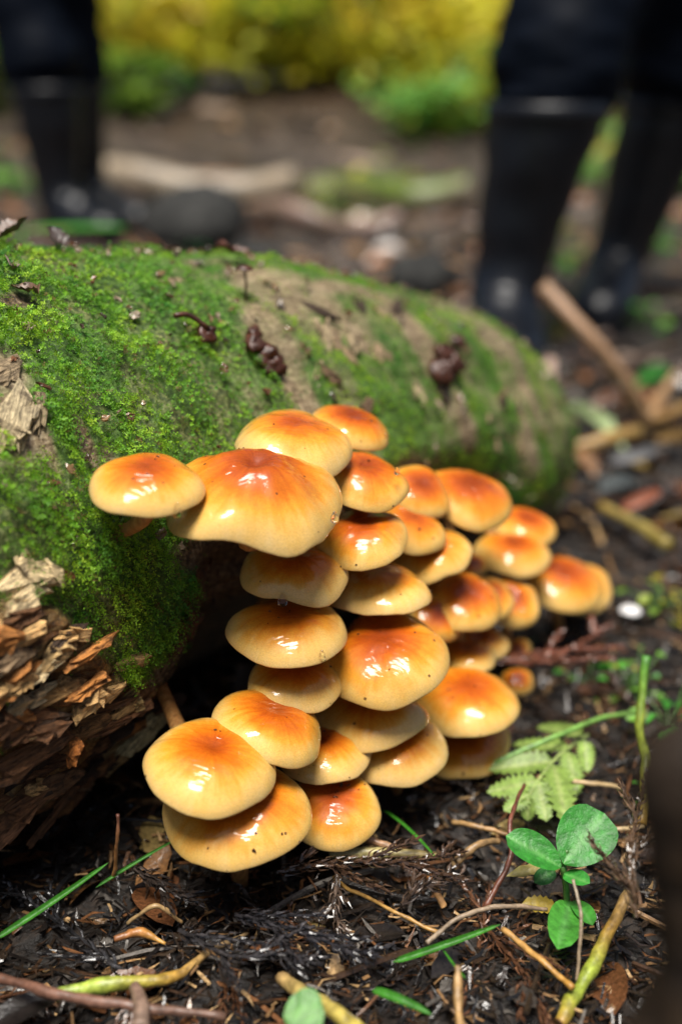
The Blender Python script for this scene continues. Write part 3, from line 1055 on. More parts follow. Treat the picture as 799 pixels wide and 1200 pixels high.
def stick(name, label, cat, pts, rad, cols, seed=0, mat='twig', n=10, lump=.45, group=None, k=26):
    """pts: (px,py,z) survey points; rad in metres start..end ; cols start..end"""
    P = spline([A(*p) for p in pts], k)
    rr = np.interp(np.linspace(0, 1, k), np.linspace(0, 1, len(rad)), rad)
    P = P + .0012 * np.stack([fbm(P * 70, 2, seed), fbm(P * 70, 2, seed + 5), fbm(P * 70, 2, seed + 9)], -1)
    V, F = tube(P, rr, n, True, lump, seed)
    V = np.asarray(V)
    cc = np.asarray(cols, float)
    t = np.concatenate([np.repeat(np.linspace(0, 1, k), n), [0, 1]])
    C = np.stack([np.interp(t, np.linspace(0, 1, len(cc)), cc[:, i]) for i in range(3)], -1)
    C = C * (1 + .5 * fbm(V * 180, 3, seed))[:, None]
    mb = MB(); mb.add(V, F, np.clip(C, .003, 1))
    o = mb.build(name, M[mat], None, True, P[0])
    o.location = P[0]
    return tag(o, label, cat, group)


YG, OCH, TANc, RED, GRY, DKB = (.22, .27, .03), (.30, .17, .03), (.27, .17, .07), (.13, .045, .022), (.16, .13, .10), (.035, .022, .015)
GRN = (.045, .19, .014)
stick('plant_stem', 'upright yellow green plant stem right of the pale fern leaf', 'stem', [(757, 768, .075), (750, 850, .04), (757, 895, .02), (752, 965, .004)], [.0022, .0025, .0030, .0032], [GRN, YG, YG, OCH], 1)
stick('plant_stem', 'yellowing diagonal stem at the lower right with brown ends', 'stem', [(655, 1200, .004), (690, 1135, .010), (737, 1048, .022)], [.0030, .0034, .0028], [OCH, YG, YG, OCH, TANc], 2)
stick('plant_stem', 'thin light green stalk slanting across the pale fern leaf', 'stem', [(580, 893, .018), (640, 868, .028), (700, 842, .030), (745, 835, .026)], [.0015, .0017, .0014], [(.16, .30, .07), (.13, .26, .05), (.12, .24, .04)], 3, lump=.2)
stick('plant_stem', 'yellow green tapering stem lying at the bottom left', 'stem', [(68, 1166, .012), (120, 1156, .014), (200, 1146, .012), (245, 1115, .010), (290, 1094, .008)], [.0030, .0036, .0028, .0016, .001], [(.26, .34, .06), (.24, .30, .04), OCH, TANc, (.14, .09, .04)], 4)
stick('twig', 'long reddish brown twig crossing the bottom left corner', 'twig', [(-12, 1143, .014), (70, 1166, .018), (160, 1180, .019), (265, 1192, .012)], [.0026, .0022, .0025, .0016], [(.10, .045, .028), (.15, .075, .05), (.11, .06, .04)], 5, lump=.6)
stick('plant_stem', 'pale yellow stem running off the bottom edge in the middle', 'stem', [(328, 1146, .012), (372, 1174, .020), (425, 1210, .024)], [.0034, .0036, .0036], [TANc, (.36, .28, .07), (.34, .27, .05)], 6)
stick('twig', 'thin ochre twig curving through the litter below the cluster', 'twig', [(392, 1026, .014), (420, 1048, .014), (465, 1070, .015), (514, 1092, .012)], [.0010, .0009, .0011], [(.35, .20, .05), (.30, .16, .04)], 7)
stick('twig', 'grey brown wiry twig left of the seedling', 'twig', [(500, 1104, .016), (540, 1075, .018), (590, 1062, .018), (640, 1066, .012)], [.0011, .0013, .0011], [(.24, .18, .12), (.2, .14, .09)], 8)
stick('twig', 'orange brown straw pointing at the seedling from the bottom', 'twig', [(588, 1088, .016), (630, 1122, .016), (672, 1158, .014)], [.0014, .0015, .0014], [(.34, .19, .06), (.36, .18, .03)], 9)
stick('twig', 'dark red twig standing left of the seedling', 'twig', [(614, 920, .034), (598, 960, .034), (598, 1005, .022), (566, 1065, .004)], [.0010, .0013, .0015], [RED, (.10, .03, .02), RED], 10)
stick('twig', 'pale straw lying beneath the fern leaf towards the right', 'twig', [(628, 912, .016), (690, 918, .018), (730, 924, .012)], [.0013, .0014, .0011], [(.32, .21, .10), (.36, .26, .13)], 11)
stick('twig', 'short tan straw just behind the seedling\'s leaves', 'twig', [(690, 968, .010), (725, 972, .012), (756, 968, .010)], [.0011, .0012, .001], [(.38, .28, .15), (.34, .24, .12)], 12)
stick('twig', 'straight tan straw left of the seedling at the floor', 'twig', [(530, 963, .010), (565, 970, .012), (602, 980, .010)], [.0014, .0014, .0011], [(.30, .18, .07), (.26, .14, .05)], 13)
stick('twig', 'pale yellow straw under the lowest mushrooms', 'twig', [(385, 1000, .016), (440, 999, .016), (520, 1004, .012)], [.0028, .0030, .0022], [(.26, .22, .10), (.34, .28, .11), (.16, .11, .04)], 14)
stick('twig', 'brown split straw slanting right below the cluster', 'twig', [(424, 980, .020), (455, 992, .016), (486, 1010, .006)], [.0022, .0022, .0016], [(.24, .11, .05), (.3, .2, .11)], 15)
stick('twig', 'orange brown splinter leaning in the litter, lower middle', 'twig', [(502, 1026, .016), (512, 1046, .012), (520, 1064, .006)], [.0014, .0020, .0016], [(.30, .13, .04), (.36, .2, .08)], 16)
stick('twig', 'bent tan straw in an upturned V at the lower left', 'twig', [(150, 1082, .010), (184, 1062, .020), (214, 1080, .010)], [.0010, .0012, .001], [(.30, .20, .09), (.25, .15, .06)], 17)
stick('twig', 'orange stub of twig at the lower left', 'twig', [(135, 1100, .010), (165, 1093, .011), (194, 1106, .008)], [.0016, .0026, .0008], [(.24, .09, .03), (.28, .12, .03), (.38, .2, .04)], 18)
stick('twig', 'upright tan stalk at the bottom edge right of the middle', 'twig', [(540, 1210, .016), (537, 1170, .022), (535, 1132, .03)], [.0020, .0019, .0016], [(.26, .15, .05), (.28, .17, .07)], 19)
stick('twig', 'thin pale stem rising in front of the seedling', 'twig', [(672, 1030, .042), (680, 1085, .028), (676, 1150, .006)], [.0008, .0009, .0008], [(.24, .19, .13), (.22, .16, .10)], 20)
stick('twig', 'short grey brown stub crossing the bottom left twig', 'twig', [(158, 1156, .018), (166, 1180, .022), (164, 1206, .022)], [.0030, .0034, .0036], [(.18, .11, .08), (.22, .15, .11)], 21)
stick('twig', 'tan crooked stick lying right of the lowest mushroom', 'twig', [(535, 1008, .010), (560, 990, .016), (585, 985, .012)], [.0022, .0022, .0016], [(.26, .16, .07), (.2, .12, .05)], 22)
stick('twig', 'thin dark stalk standing in the shade at the left', 'twig', [(137, 955, .06), (138, 990, .045), (132, 1030, .02)], [.0008, .0010, .001], [(.08, .03, .02), (.3, .14, .04)], 23)
# sticks on the floor further off to the right
stick('branch', 'bare tan branch leaning behind the log near the rubber boot', 'branch', [(636, 336, .17), (690, 395, .12), (730, 445, .07), (757, 496, .015)], [.0095, .0095, .0085, .0075], [(.26, .15, .08), (.30, .18, .10), (.28, .17, .08)], 30, lump=.2)
stick('branch', 'pale broken stub standing at the right end of the log', 'branch', [(644, 424, .06), (642, 455, .04), (640, 486, .01)], [.008, .0085, .009], [(.36, .25, .19), (.38, .27, .2)], 31, lump=.2)
stick('branch', 'ochre branch lying beyond the log\'s right end', 'branch', [(660, 528, .02), (705, 516, .03), (748, 506, .03)], [.007, .008, .007], [(.22, .12, .03), (.28, .17, .05), (.22, .14, .04)], 32)
stick('branch', 'olive stick lying on black soil at the right', 'branch', [(702, 592, .012), (740, 612, .012), (782, 640, .012)], [.0055, .0055, .0065], [(.24, .16, .04), (.22, .17, .05), (.20, .15, .03)], 33)
stick('branch', 'short brown stick pointing up at the right edge', 'branch', [(760, 490, .015), (775, 462, .03), (790, 440, .04)], [.0075, .007, .006], [(.24, .13, .05), (.3, .19, .10)], 34)
stick('branch', 'brown stick running off the right edge below the branch', 'branch', [(752, 498, .012), (785, 485, .015), (825, 468, .015)], [.006, .006, .006], [(.18, .10, .03), (.22, .13, .04)], 35)

# grass blades
for i, (b, t, w, lab) in enumerate([
        ((448, 948, .012), (512, 998, .022), .0030, 'green grass blade under the right side of the cluster'),
        ((460, 1128, .012), (585, 1086, .020), .0042, 'green grass blade slanting up at the lower middle'),
        ((436, 1160, .018), (505, 1186, .020), .0052, 'short broad green grass blade near the bottom edge'),
        ((-6, 1102, .014), (128, 1014, .030), .0040, 'long green grass blade at the lower left'),
        ((112, 1040, .020), (212, 978, .034), .0022, 'hair-thin green grass blade touching the lowest left cap'),
        ((545, 1148, .016), (515, 1112, .012), .0020, 'thin dark green grass blade in the lower litter')]):
    B, T = A(*b), A(*t); w = w * .8
    o = leaf_part('grass_blade', B, T, w, (.3, -.5, .9), (.035, .17, .012), (.05, .22, .02), None, B, shape=.5, fold=.35, curl=.16 * (-1) ** i, nl=16, seed=i, wide=.2)
    o.location = B
    tag(o, lab, 'grass', 'grass blades in the litter')

# the seedling
base = A(664, 1068, .004)
sd_ = thing('seedling', 'small green seedling with two broad leaves on the litter', 'plant', base)
top = A(659, 1014, .030)
for nm, pts, rr in (('stem', [base, A(663, 1040, .016), top], .0017), ('leaf_stalk', [top, A(656, 1006, .034), A(652, 1000, .036)], .0012), ('leaf_stalk', [top, A(662, 1004, .034), A(664, 996, .037)], .0013)):
    V, F = tube(spline(pts, 8), rr, 8)
    mb = MB(); mb.add(V, F, (.06, .17, .03)); mb.build(nm, M['twig'], sd_, True, base)
up = np.array([.05, -.45, .88])
LG, LR = (.030, .20, .022), (.12, .34, .08)
leaf_part('leaf', A(660, 1012, .033), A(708, 952, .050), .0290, up, LG, LR, sd_, base, nl=14, nw=9, fold=.10, curl=.10, shape=.75, wide=.52, seed=1)
leaf_part('leaf', A(657, 1016, .033), A(594, 978, .046), .0170, up + np.array([-.1, 0, 0]), LG, LR, sd_, base, nl=14, nw=9, fold=.16, curl=.14, shape=.8, wide=.5, seed=2)
leaf_part('leaf', A(660, 1024, .026), A(690, 1034, .030), .0095, up, (.035, .23, .03), LR, sd_, base, nl=10, nw=7, fold=.12, seed=3)
leaf_part('leaf', A(668, 1055, .010), A(655, 1108, .016), .0170, up, (.06, .26, .03), LR, sd_, base, nl=10, nw=7, fold=.10, seed=4)
leaf_part('leaf', A(672, 1055, .010), A(694, 1082, .014), .0100, up, (.05, .24, .03), LR, sd_, base, nl=10, nw=7, fold=.12, seed=5)
leaf_part('leaf', A(650, 1020, .018), A(626, 1034, .016), .0090, up, (.03, .16, .03), LR, sd_, base, nl=10, nw=7, fold=.12, seed=6)
for i, (b, t, w, c, lab) in enumerate([((690, 1008, .016), (596, 1022, .020), .0085, (.40, .33, .10), 'withered yellow leaf lying behind the seedling\'s stem'),
                                       ((652, 1064, .006), (612, 1058, .010), .0100, (.34, .24, .03), 'small yellow leaf at the foot of the seedling')]):
    B = A(*b)
    o = leaf_part('withered_leaf', B, A(*t), w, up, c, (.4, .3, .1), None, B, tooth=.25, fold=.2, curl=.2, nl=13, seed=20 + i)
    o.location = B
    tag(o, lab, 'leaf')

# pale fern-like leaf right of the cluster
fb = A(688, 862, .012)
fern = thing('fern_leaf', 'pale yellow green toothed fern leaf flat on the litter right of cluster', 'leaf', fb)
rach = spline([fb, A(655, 885, .020), A(630, 915, .020), A(612, 948, .014)], 12)
V, F = tube(rach, np.linspace(.0014, .0006, 12), 6)
mb = MB(); mb.add(V, F, (.26, .33, .10)); mb.build('leaf_stalk', M['twig'], fern, True, fb)
FC = (.20, .30, .060)
for i, (b, t, w) in enumerate([((684, 862), (628, 850), .013), ((684, 868), (688, 905), .012), ((665, 876), (600, 872), .015), ((665, 880), (676, 930), .016), ((648, 892), (572, 902), .019),
                               ((648, 895), (664, 960), .020), ((630, 915), (570, 928), .017), ((630, 915), (640, 962), .017), ((620, 930), (590, 950), .013), ((618, 934), (618, 962), .011)]):
    leaf_part('leaflet', A(b[0], b[1], .021), A(t[0], t[1], .010 + .008 * random.random()), w, (random.uniform(-.2, .2), -.3, .9), np.array(FC) * random.uniform(.8, 1.25), (.34, .40, .14), fern, fb,
              tooth=.38, nl=19, nw=7, fold=random.uniform(-.05, .2), curl=random.uniform(0, .2), seed=60 + i, wide=.35)

# round leaf at the bottom edge, blurred leaves to the right
B = A(332, 1190, .034)
o = leaf_part('round_leaf', B, A(380, 1186, .036), .020, (0, -.5, .9), (.10, .26, .055), (.14, .3, .07), None, B, fold=.05, wide=.5, shape=.7, nl=12, nw=8, seed=3)
o.location = B
tag(o, 'rounded light green leaf cut by the bottom edge', 'leaf')
for i, (b, t, w, c, lab) in enumerate([
        ((640, 478, .02), (735, 498, .03), .034, (.30, .38, .17), 'large pale green leaf lying beyond the right end of the log'),
        ((728, 600, .01), (775, 585, .02), .020, (.24, .07, .03), 'red brown dead leaf on the soil at the right'),
        ((700, 575, .01), (755, 560, .014), .024, (.075, .085, .085), 'dark grey wet leaf on the soil right of the log'),
        ((712, 545, .01), (770, 540, .014), .024, (.10, .10, .105), 'grey wet leaf right of the log beside a stick'),
        ((650, 532, .015), (700, 545, .02), .03, (.20, .10, .04), 'brown leaf against the right end of the log'),
        ((770, 515, .01), (820, 525, .02), .03, (.20, .12, .04), 'tan leaf cut by the right edge of the picture'),
        ((745, 450, .02), (800, 425, .03), .03, (.03, .16, .02), 'green leaf near the right edge by the branch')]):
    B = A(*b)
    o = leaf_part('fallen_leaf', B, A(*t), w, (.3 * (-1) ** i, -.3, .95), c, np.array(c) * 1.2, None, B, fold=.4, curl=.5 * (-1) ** i, seed=80 + i, tooth=.3, nl=15, nw=7)
    o.location = B
    tag(o, lab, 'leaf')
# small white cap, pink berry
V, F, radv, Vu, qu = cap_mesh(.0085, 3, wav=.5)
o = thing('white_mushroom', 'tiny white mushroom on the floor right of the cluster', 'mushroom', A(737, 728, .004))
c = add_np('cap', V, F, M['white'], o, True); c.location = (0, 0, .010)
g = add_np('gills', Vu, qu, M['white'], c, True)
V, F = tube([(0, 0, -.004), (.0005, 0, .004), (0, 0, .0095)], .0016, 8)
add_np('stem', V, F, M['white'], o)

# ------------------------------------------------------------------ conifer sprays (dead cedar twigs)
def spray_into(mb, axis, col, seed, nl=.009, dens=1.0, side=5, flat=(0, 0, 1)):
    r = np.random.default_rng(seed)
    axis = np.asarray(axis, float)
    L = np.sum(np.linalg.norm(np.diff(axis, axis=0), axis=1))
    paths = [(axis, L)]
    for i in range(side):
        f = (i + .7) / (side + .4)
        k = min(int(f * (len(axis) - 1)), len(axis) - 2)
        p, t = axis[k], axis[k + 1] - axis[k]
        t = t / np.linalg.norm(t)
        sd = np.cross(t, np.asarray(flat, float)); sd /= np.linalg.norm(sd)
        d = t * .75 + sd * (1 if i % 2 else -1) * r.uniform(.5, .9) + r.normal(0, .1, 3)
        d /= np.linalg.norm(d)
        l = L * r.uniform(.25, .45) * (1.1 - .6 * f)
        e = p + d * l + t * l * .25
        paths.append((spline([p, (p + e) / 2 - t * l * .05, e], 8), l))
    for pa, l in paths:
        V, F = tube(pa, np.linspace(.0011, .0006, len(pa)), 5)
        mb.add(V, F, np.asarray(col) * .8)
        n = int(l / .0011 * dens)
        if n < 2: continue
        f = np.arange(n) / n
        x = f * (len(pa) - 1); kk = np.minimum(x.astype(int), len(pa) - 2)
        t = pa[kk + 1] - pa[kk]
        p = pa[kk] + t * (x - kk)[:, None]
        t = t / np.linalg.norm(t, axis=1)[:, None]
        u, v = frame_from(t.mean(0))
        a = np.arange(n) * 2.4 + r.uniform(-.3, .3, n)
        o = np.cos(a)[:, None] * u + np.sin(a)[:, None] * v
        ll = (nl * r.uniform(.7, 1.2, n) * (1 - .4 * f))[:, None]
        m = p + o * ll * .35 + t * ll * .35
        e = p + o * ll * .42 + t * ll * .95
        s = np.cross(o, t) * (.00085 * r.uniform(.8, 1.2, n))[:, None]
        Vn = np.stack([p + s, p - s, p + o * .0006, m - s, m + s, m + o * .0006 - t * .0004, e], 1).reshape(-1, 3)
        Fn = np.array([[0, 1, 3], [0, 3, 4], [4, 3, 6], [1, 2, 5], [1, 5, 3], [2, 0, 4], [2, 4, 5], [3, 5, 6], [5, 4, 6]])
        mb.add(Vn, (np.arange(n)[:, None, None] * 7 + Fn[None]).reshape(-1, 3), np.repeat(np.asarray(col) * r.uniform(.5, 1.6, (n, 1)), 7, 0))


for i, (pts, col, lab) in enumerate([
        ([(325, 1022, .020), (400, 1010, .024), (470, 1010, .024), (545, 998, .016)], (.055, .030, .018), 'dark brown conifer spray lying along the foot of the lowest mushrooms'),
        ([(276, 1072, .018), (330, 1085, .022), (395, 1108, .020), (440, 1122, .014)], (.022, .020, .022), 'blackened conifer spray in the middle foreground'),
        ([(575, 775, .035), (620, 775, .036), (670, 760, .036), (716, 732, .030)], (.15, .052, .030), 'reddish brown conifer twig poking out right of the cluster'),
        ([(210, 1090, .018), (270, 1120, .020), (330, 1118, .020), (370, 1130, .012)], (.030, .027, .028), 'grey black conifer spray at the lower left'),
        ([(745, 1075, .045), (738, 1020, .060), (742, 970, .070), (760, 900, .075)], (.10, .060, .035), 'brown dry conifer sprig upright at the right by the dark stump'),
        ([(395, 1025, .022), (392, 1060, .014), (400, 1100, .006)], (.06, .04, .028), 'short brown conifer sprig hanging below the cluster'),
        ([(150, 1010, .022), (190, 1040, .020), (240, 1060, .014)], (.03, .022, .018), 'dark conifer spray in the shade left of the lowest cap'),
        ([(470, 1060, .016), (500, 1035, .020), (545, 1030, .014)], (.05, .032, .022), 'brown conifer sprig right of the ochre twig')]):
    P = spline([A(*p) for p in pts], 16)
    mb = MB()
    spray_into(mb, P, col, 300 + i, .0085, 1.0, 5 if i < 4 else 3)
    o = mb.build('conifer_spray', M['litter'], None, False, P[0])
    o.location = P[0]
    tag(o, lab, 'conifer twig', 'dead conifer sprays in the litter')

# scattered litter nobody could count
PAL = [np.array(c) for c in [(.009, .007, .006), (.018, .012, .008), (.035, .019, .011), (.09, .04, .017), (.16, .09, .04), (.09, .08, .07), (.28, .18, .085), (.007, .007, .008)]]
PW_ = np.array([.24, .22, .15, .10, .07, .07, .04, .11])


def rand_floor(r, n, y0=.36, y1=1.7):
    y = y0 + (y1 - y0) * r.random(n) ** 1.5
    x = r.uniform(-.42, .46, n) * (.55 + .62 * y)
    return x, y


r = np.random.default_rng(77)
mb = MB()
n = 26000
x, y = rand_floor(r, n)
y[:9000] = r.uniform(.37, .85, 9000); x[:9000] = r.uniform(-.42, .46, 9000) * (.55 + .62 * y[:9000])
z = ground_h(x, y)
az_ = r.uniform(0, 2 * np.pi, n)
tl = r.normal(0, .28, n)
L = r.uniform(.006, .017, n) * np.where(y > 1, 1.4, 1)
d = np.stack([np.cos(az_) * np.cos(tl), np.sin(az_) * np.cos(tl), np.sin(tl)], -1)
s = np.stack([-np.sin(az_), np.cos(az_), np.zeros(n)], -1)
c0 = np.stack([x, y, z + r.uniform(-.001, .009, n)], -1)
bend = r.normal(0, .12, n)
w = r.uniform(.0004, .0011, n) * np.where(y > 1, 1.6, 1)
u_ = np.cross(d, s)
a0 = c0 - d * L[:, None] / 2; a2 = c0 + d * L[:, None] / 2; a1 = c0 + s * (bend * L)[:, None]
VV = np.stack([a0 + s * w[:, None], a0 - s * w[:, None], a0 - u_ * w[:, None], a1 + s * w[:, None], a1 - s * w[:, None], a1 - u_ * w[:, None], a2], 1).reshape(-1, 3)
tri = np.array([[0, 1, 4], [0, 4, 3], [1, 2, 5], [1, 5, 4], [2, 0, 3], [2, 3, 5], [3, 4, 6], [4, 5, 6], [5, 3, 6]])
FF = (np.arange(n)[:, None, None] * 7 + tri[None]).reshape(-1, 3)
ci = r.choice(len(PAL), n, p=PW_)
cc = np.array(PAL)[ci] * r.uniform(.6, 1.5, (n, 1))
mb.add(VV, FF, np.repeat(cc, 7, 0))
for k in range(1700):                                   # chips
    xx, yy = rand_floor(r, 1)
    L = r.uniform(.004, .016) * (1 if yy[0] < 1 else 1.8)
    V, F = shard(L, L * r.uniform(.25, .7), .0016, 2000 + k)
    V = place(V, (xx[0], yy[0], gh(xx[0], yy[0]) + r.uniform(0, .007)), r.normal(0, 1, 3), np.array([0, 0, 1]) + r.normal(0, .35, 3))
    mb.add(V, F, PAL[r.choice(len(PAL), p=PW_)] * r.uniform(.8, 1.8))
for k in range(620):                                   # small twigs
    xx, yy = rand_floor(r, 1)
    L = r.uniform(.02, .07) * (1 if yy[0] < 1 else 2)
    a = r.uniform(0, 6.28)
    dd = np.array([math.cos(a), math.sin(a), r.normal(0, .15)]) * L / 2
    c = np.array([xx[0], yy[0], gh(xx[0], yy[0]) + r.uniform(.002, .010)])
    V, F = tube(spline([c - dd, c + r.normal(0, L * .06, 3), c + dd], 6), r.uniform(.0006, .0018) * (1 if yy[0] < 1 else 2), 5)
    mb.add(V, F, PAL[r.choice(len(PAL), p=PW_)] * r.uniform(.8, 1.7))
tag(mb.build('needle_litter', M['litter'], None, False), 'dark wet needles, chips and broken twigs covering the forest floor', 'litter', kind='stuff')

mb = MB()
for k in range(520):                                   # decayed leaves
    xx, yy = rand_floor(r, 1)
    L = r.uniform(.014, .040) * (1 if yy[0] < 1 else 1.8)
    a = r.uniform(0, 6.28)
    B = np.array([xx[0], yy[0], gh(xx[0], yy[0]) + r.uniform(.002, .008)])
    T = B + L * np.array([math.cos(a), math.sin(a), r.normal(0, .15)])
    V, F, rib = blade(B, T, L * r.uniform(.35, .6), np.array([0, 0, 1]) + r.normal(0, .3, 3), 8, 5, fold=r.uniform(-.1, .35), curl=r.uniform(-.3, .5), seed=k, tooth=.15 * (k % 2))
    c = [(.030, .016, .009), (.08, .032, .013), (.15, .07, .024), (.06, .05, .042), (.014, .011, .010), (.20, .14, .05)][r.choice(6, p=[.3, .2, .12, .13, .2, .05])]
    mb.add(V, F, np.array(c) * r.uniform(.7, 1.3))
tag(mb.build('leaf_litter', M['litter'], None, True), 'decayed brown leaves mixed into the dark forest litter', 'litter', kind='stuff')

mb = MB()
for k in range(95):                                    # scattered conifer sprays
    xx, yy = rand_floor(r, 1, .36, 1.3)
    L = r.uniform(.04, .11)
    a = r.uniform(0, 6.28)
    dd = np.array([math.cos(a), math.sin(a), 0]) * L / 2
    c = np.array([xx[0], yy[0], gh(xx[0], yy[0]) + r.uniform(.004, .010)])
    spray_into(mb, spline([c - dd, c + r.normal(0, L * .08, 3) * (1, 1, .2), c + dd], 10), [(.03, .022, .018), (.06, .03, .018), (.018, .017, .018), (.09, .04, .02)][k % 4], 700 + k, .0095, .65, 3)
tag(mb.build('conifer_litter', M['litter'], None, False), 'tangle of dead dark conifer sprays on the floor', 'litter', kind='stuff')

# tiny green weeds on the floor to the right
def herb(name, label, pos, size, n, cols, seed, group='low green herbs on the forest floor', lw=.5):
    r = np.random.default_rng(seed)
    o = thing(name, label, 'plant', pos, group)
    mb, ms = MB(), MB()
    for k in range(n):
        a = r.uniform(0, 6.28); el_ = r.uniform(.15, 1.2)
        d = np.array([math.cos(a) * math.cos(el_), math.sin(a) * math.cos(el_), math.sin(el_)])
        l = size * r.uniform(.35, 1.0)
        tip = d * l
        ms.add(*tube(spline([np.zeros(3), d * l * .5 + ZUP * l * .1, tip], 5), max(size * .008, .0006), 4), (.06, .14, .03))
        ll = size * r.uniform(.25, .5)
        V, F, rib = blade(tip, tip + np.array([d[0], d[1], r.uniform(-.4, .2)]) * ll, ll * lw, ZUP + r.normal(0, .3, 3), 7, 5, seed=k, curl=.2)
        mb.add(V, F, np.array(cols[r.integers(len(cols))]) * r.uniform(.7, 1.3))
    ms.build('stems', M['twig'], o)
    mb.build('leaves', M['leaf'], o)
    return o


GC = [(.04, .20, .018), (.07, .26, .025), (.12, .28, .03)]
YC = [(.20, .26, .02), (.28, .24, .02), (.12, .22, .02)]
for i, (px, py, sz, n, cs, lab) in enumerate([
        (745, 800, .035, 16, YC + GC, 'low yellow green weed right of the upright stem'),
        (785, 850, .04, 18, GC, 'green weed at the right edge above the dark stump'),
        (775, 715, .035, 20, YC, 'yellowish mossy weed beside the tiny white mushroom'),
        (610, 760, .022, 7, [(.16, .28, .03)], 'little light green leaf tuft by the reddish conifer twig'),
        (690, 790, .025, 8, GC, 'small dark green weed right of the lower right caps'),
        (770, 930, .02, 8, GC, 'small green weed in front of the pale fern leaf'),
        (395, 250, .13, 30, YC, 'yellow green weed on the far fallen log'),
        (450, 228, .17, 36, YC, 'wide yellow green weed at the far log, middle right'),
        (660, 318, .11, 26, GC + YC, 'bright green weed between the two rubber boots'),
        (672, 385, .06, 14, GC, 'green sprout beside the front rubber boot'),
        (755, 385, .07, 16, GC, 'green sprout right of the rear rubber boot'),
        (790, 300, .10, 18, GC, 'green weed at the right edge behind the boots'),
        (10, 222, .22, 26, GC, 'green weed at the far left edge behind the person'),
        (230, 292, .07, 14, [(.02, .12, .03)], 'dark green sprout in front of the dark rock'),
        (480, 335, .06, 10, [(.02, .10, .02)], 'dark green sprout behind the log\'s top edge'),
        (645, 395, .05, 8, YC, 'yellow green sprout at the foot of the leaning branch')]):
    p = at_z(px, py, 0)
    herb('low_herb', lab, (p.x, p.y, gh(p.x, p.y)), sz, n, cs, 400 + i)

# long blurred green blade behind the log's top left
p0, p1 = np.array(at_y(28, 268, 1.55)), np.array(at_y(150, 264, 1.50))
o = leaf_part('strap_leaf', p0, p1, .009, (0, -.7, .7), (.04, .20, .012), (.05, .22, .02), None, p0, fold=.15, curl=.06, wide=.3, shape=.5, seed=9)
o.location = p0
tag(o, 'bright green strap leaf behind the log at the upper left', 'leaf')
V, F = tube(spline([p0, p0 + np.array([-.05, .02, -.12]), np.array([p0[0] - .07, p0[1] + .05, 0])], 8), .004, 6)
mb = MB(); mb.add(V, F, (.05, .2, .02)); mb.build('leaf_stalk', M['twig'], o, True, p0)

# ------------------------------------------------------------------ details on the log
def blob(R, seed, sq=.7, amp=.3):
    n, m = 18, 12
    th = np.linspace(0, np.pi, m)[:, None]; a = np.arange(n)[None] * 2 * np.pi / n
    V = np.stack([np.sin(th) * np.cos(a), np.sin(th) * np.sin(a), np.cos(th) * sq + 0 * a], -1).reshape(-1, 3)
    V *= (1 + amp * fbm(V * 1.6, 3, seed))[:, None] * R
    i = np.arange(m - 1)[:, None] * n; j = np.arange(n)[None]
    return V, np.stack([i + j, i + n + j, i + n + (j + 1) % n, i + (j + 1) % n], -1).reshape(-1, 4)


for ci_, (spots, lab) in enumerate([
        ([(312, 418, .0085), (322, 428, .007), (300, 405, .006), (296, 392, .005)], 'dark red brown jelly fungus clump on the log above the largest mushroom'),
        ([(520, 412, .008), (517, 436, .0085), (530, 424, .008), (538, 400, .006)], 'red brown jelly fungus clump on the log\'s right half'),
        ([(238, 392, .006), (246, 398, .0045)], 'small dark dried fungus with a crooked stalk on the moss')]):
    P0 = log_px(*spots[0][:2])
    o = thing('jelly_fungus', lab, 'fungus', P0)
    for k, (px, py, R) in enumerate(spots):
        P = log_px(px, py); nn = log_normal(P)
        V, F = blob(R, 50 + k + 9 * ci_, .6, .95)
        add_np('lobe', place(V, P + nn * .006, LA, nn) - P0, F, M['fungus'], o)
    if ci_ == 2:
        pth = [log_px(200, 378) + log_normal(P0) * .010, log_px(218, 380) + log_normal(P0) * .012, log_px(238, 392) + log_normal(P0) * .010]
        V, F = tube(spline(pth, 8) - P0, .0016, 6)
        add_np('stalk', V, F, M['fungus'], o)
P0 = log_px(291, 345)
o = thing('tiny_brown_mushroom', 'tiny thin-stalked brown mushroom standing on the mossy log top', 'mushroom', P0)
V, F = tube(spline([(0, 0, -.004), (.001, -.001, .010), (0, 0, .020)], 8), .0008, 6)
add_np('stem', V, F, M['fungus'], o)
V, F, radv, Vu, qu = cap_mesh(.0055, 8)
c = add_np('cap', V, F, M['fungus'], o); c.location = (0, 0, .020)
add_np('gills', Vu, qu, M['fungus'], c)
for i, (px, py, L, W, c, lab) in enumerate([
        (14, 282, .024, .018, (.09, .042, .022), 'curled brown dead leaf on the log at the upper left edge'),
        (70, 288, .024, .012, (.035, .02, .015), 'dark brown dead leaf on top of the log'),
        (272, 300, .022, .014, (.12, .045, .028), 'reddish dead leaf on the crest of the log'),
        (15, 320, .018, .010, (.20, .15, .12), 'pale grey bark flake on the moss at the left edge'),
        (34, 345, .018, .010, (.14, .08, .05), 'brown leaf scrap on the moss at the left')]):
    P = log_px(px, py); nn = log_normal(P)
    a = 1.3 * i
    x = LA * math.cos(a) + np.cross(nn, LA) * math.sin(a)
    B = P + nn * .005 - x * L / 2
    V, F, rib = blade(B, B + x * L + nn * .003, W, nn, 12, 7, fold=.35, curl=-.35, seed=120 + i, tooth=.2, shape=.5)
    V = V + .004 * np.stack([fbm(V * 150, 2, 1), fbm(V * 150, 2, 2), fbm(V * 150, 2, 3)], -1)
    mb = MB(); mb.add(V, F, c)
    o = mb.build('dead_leaf', M['twig'], None, True, B)
    o.location = B
    tag(o, lab, 'leaf', 'dead leaves on the log')

M['dark_bark'] = make_plain('dark_bark', [(.3, (.006, .004, .003)), (.6, (.026, .016, .009)), (.8, (.09, .055, .025))], 60, .75, .2, .8, .006)
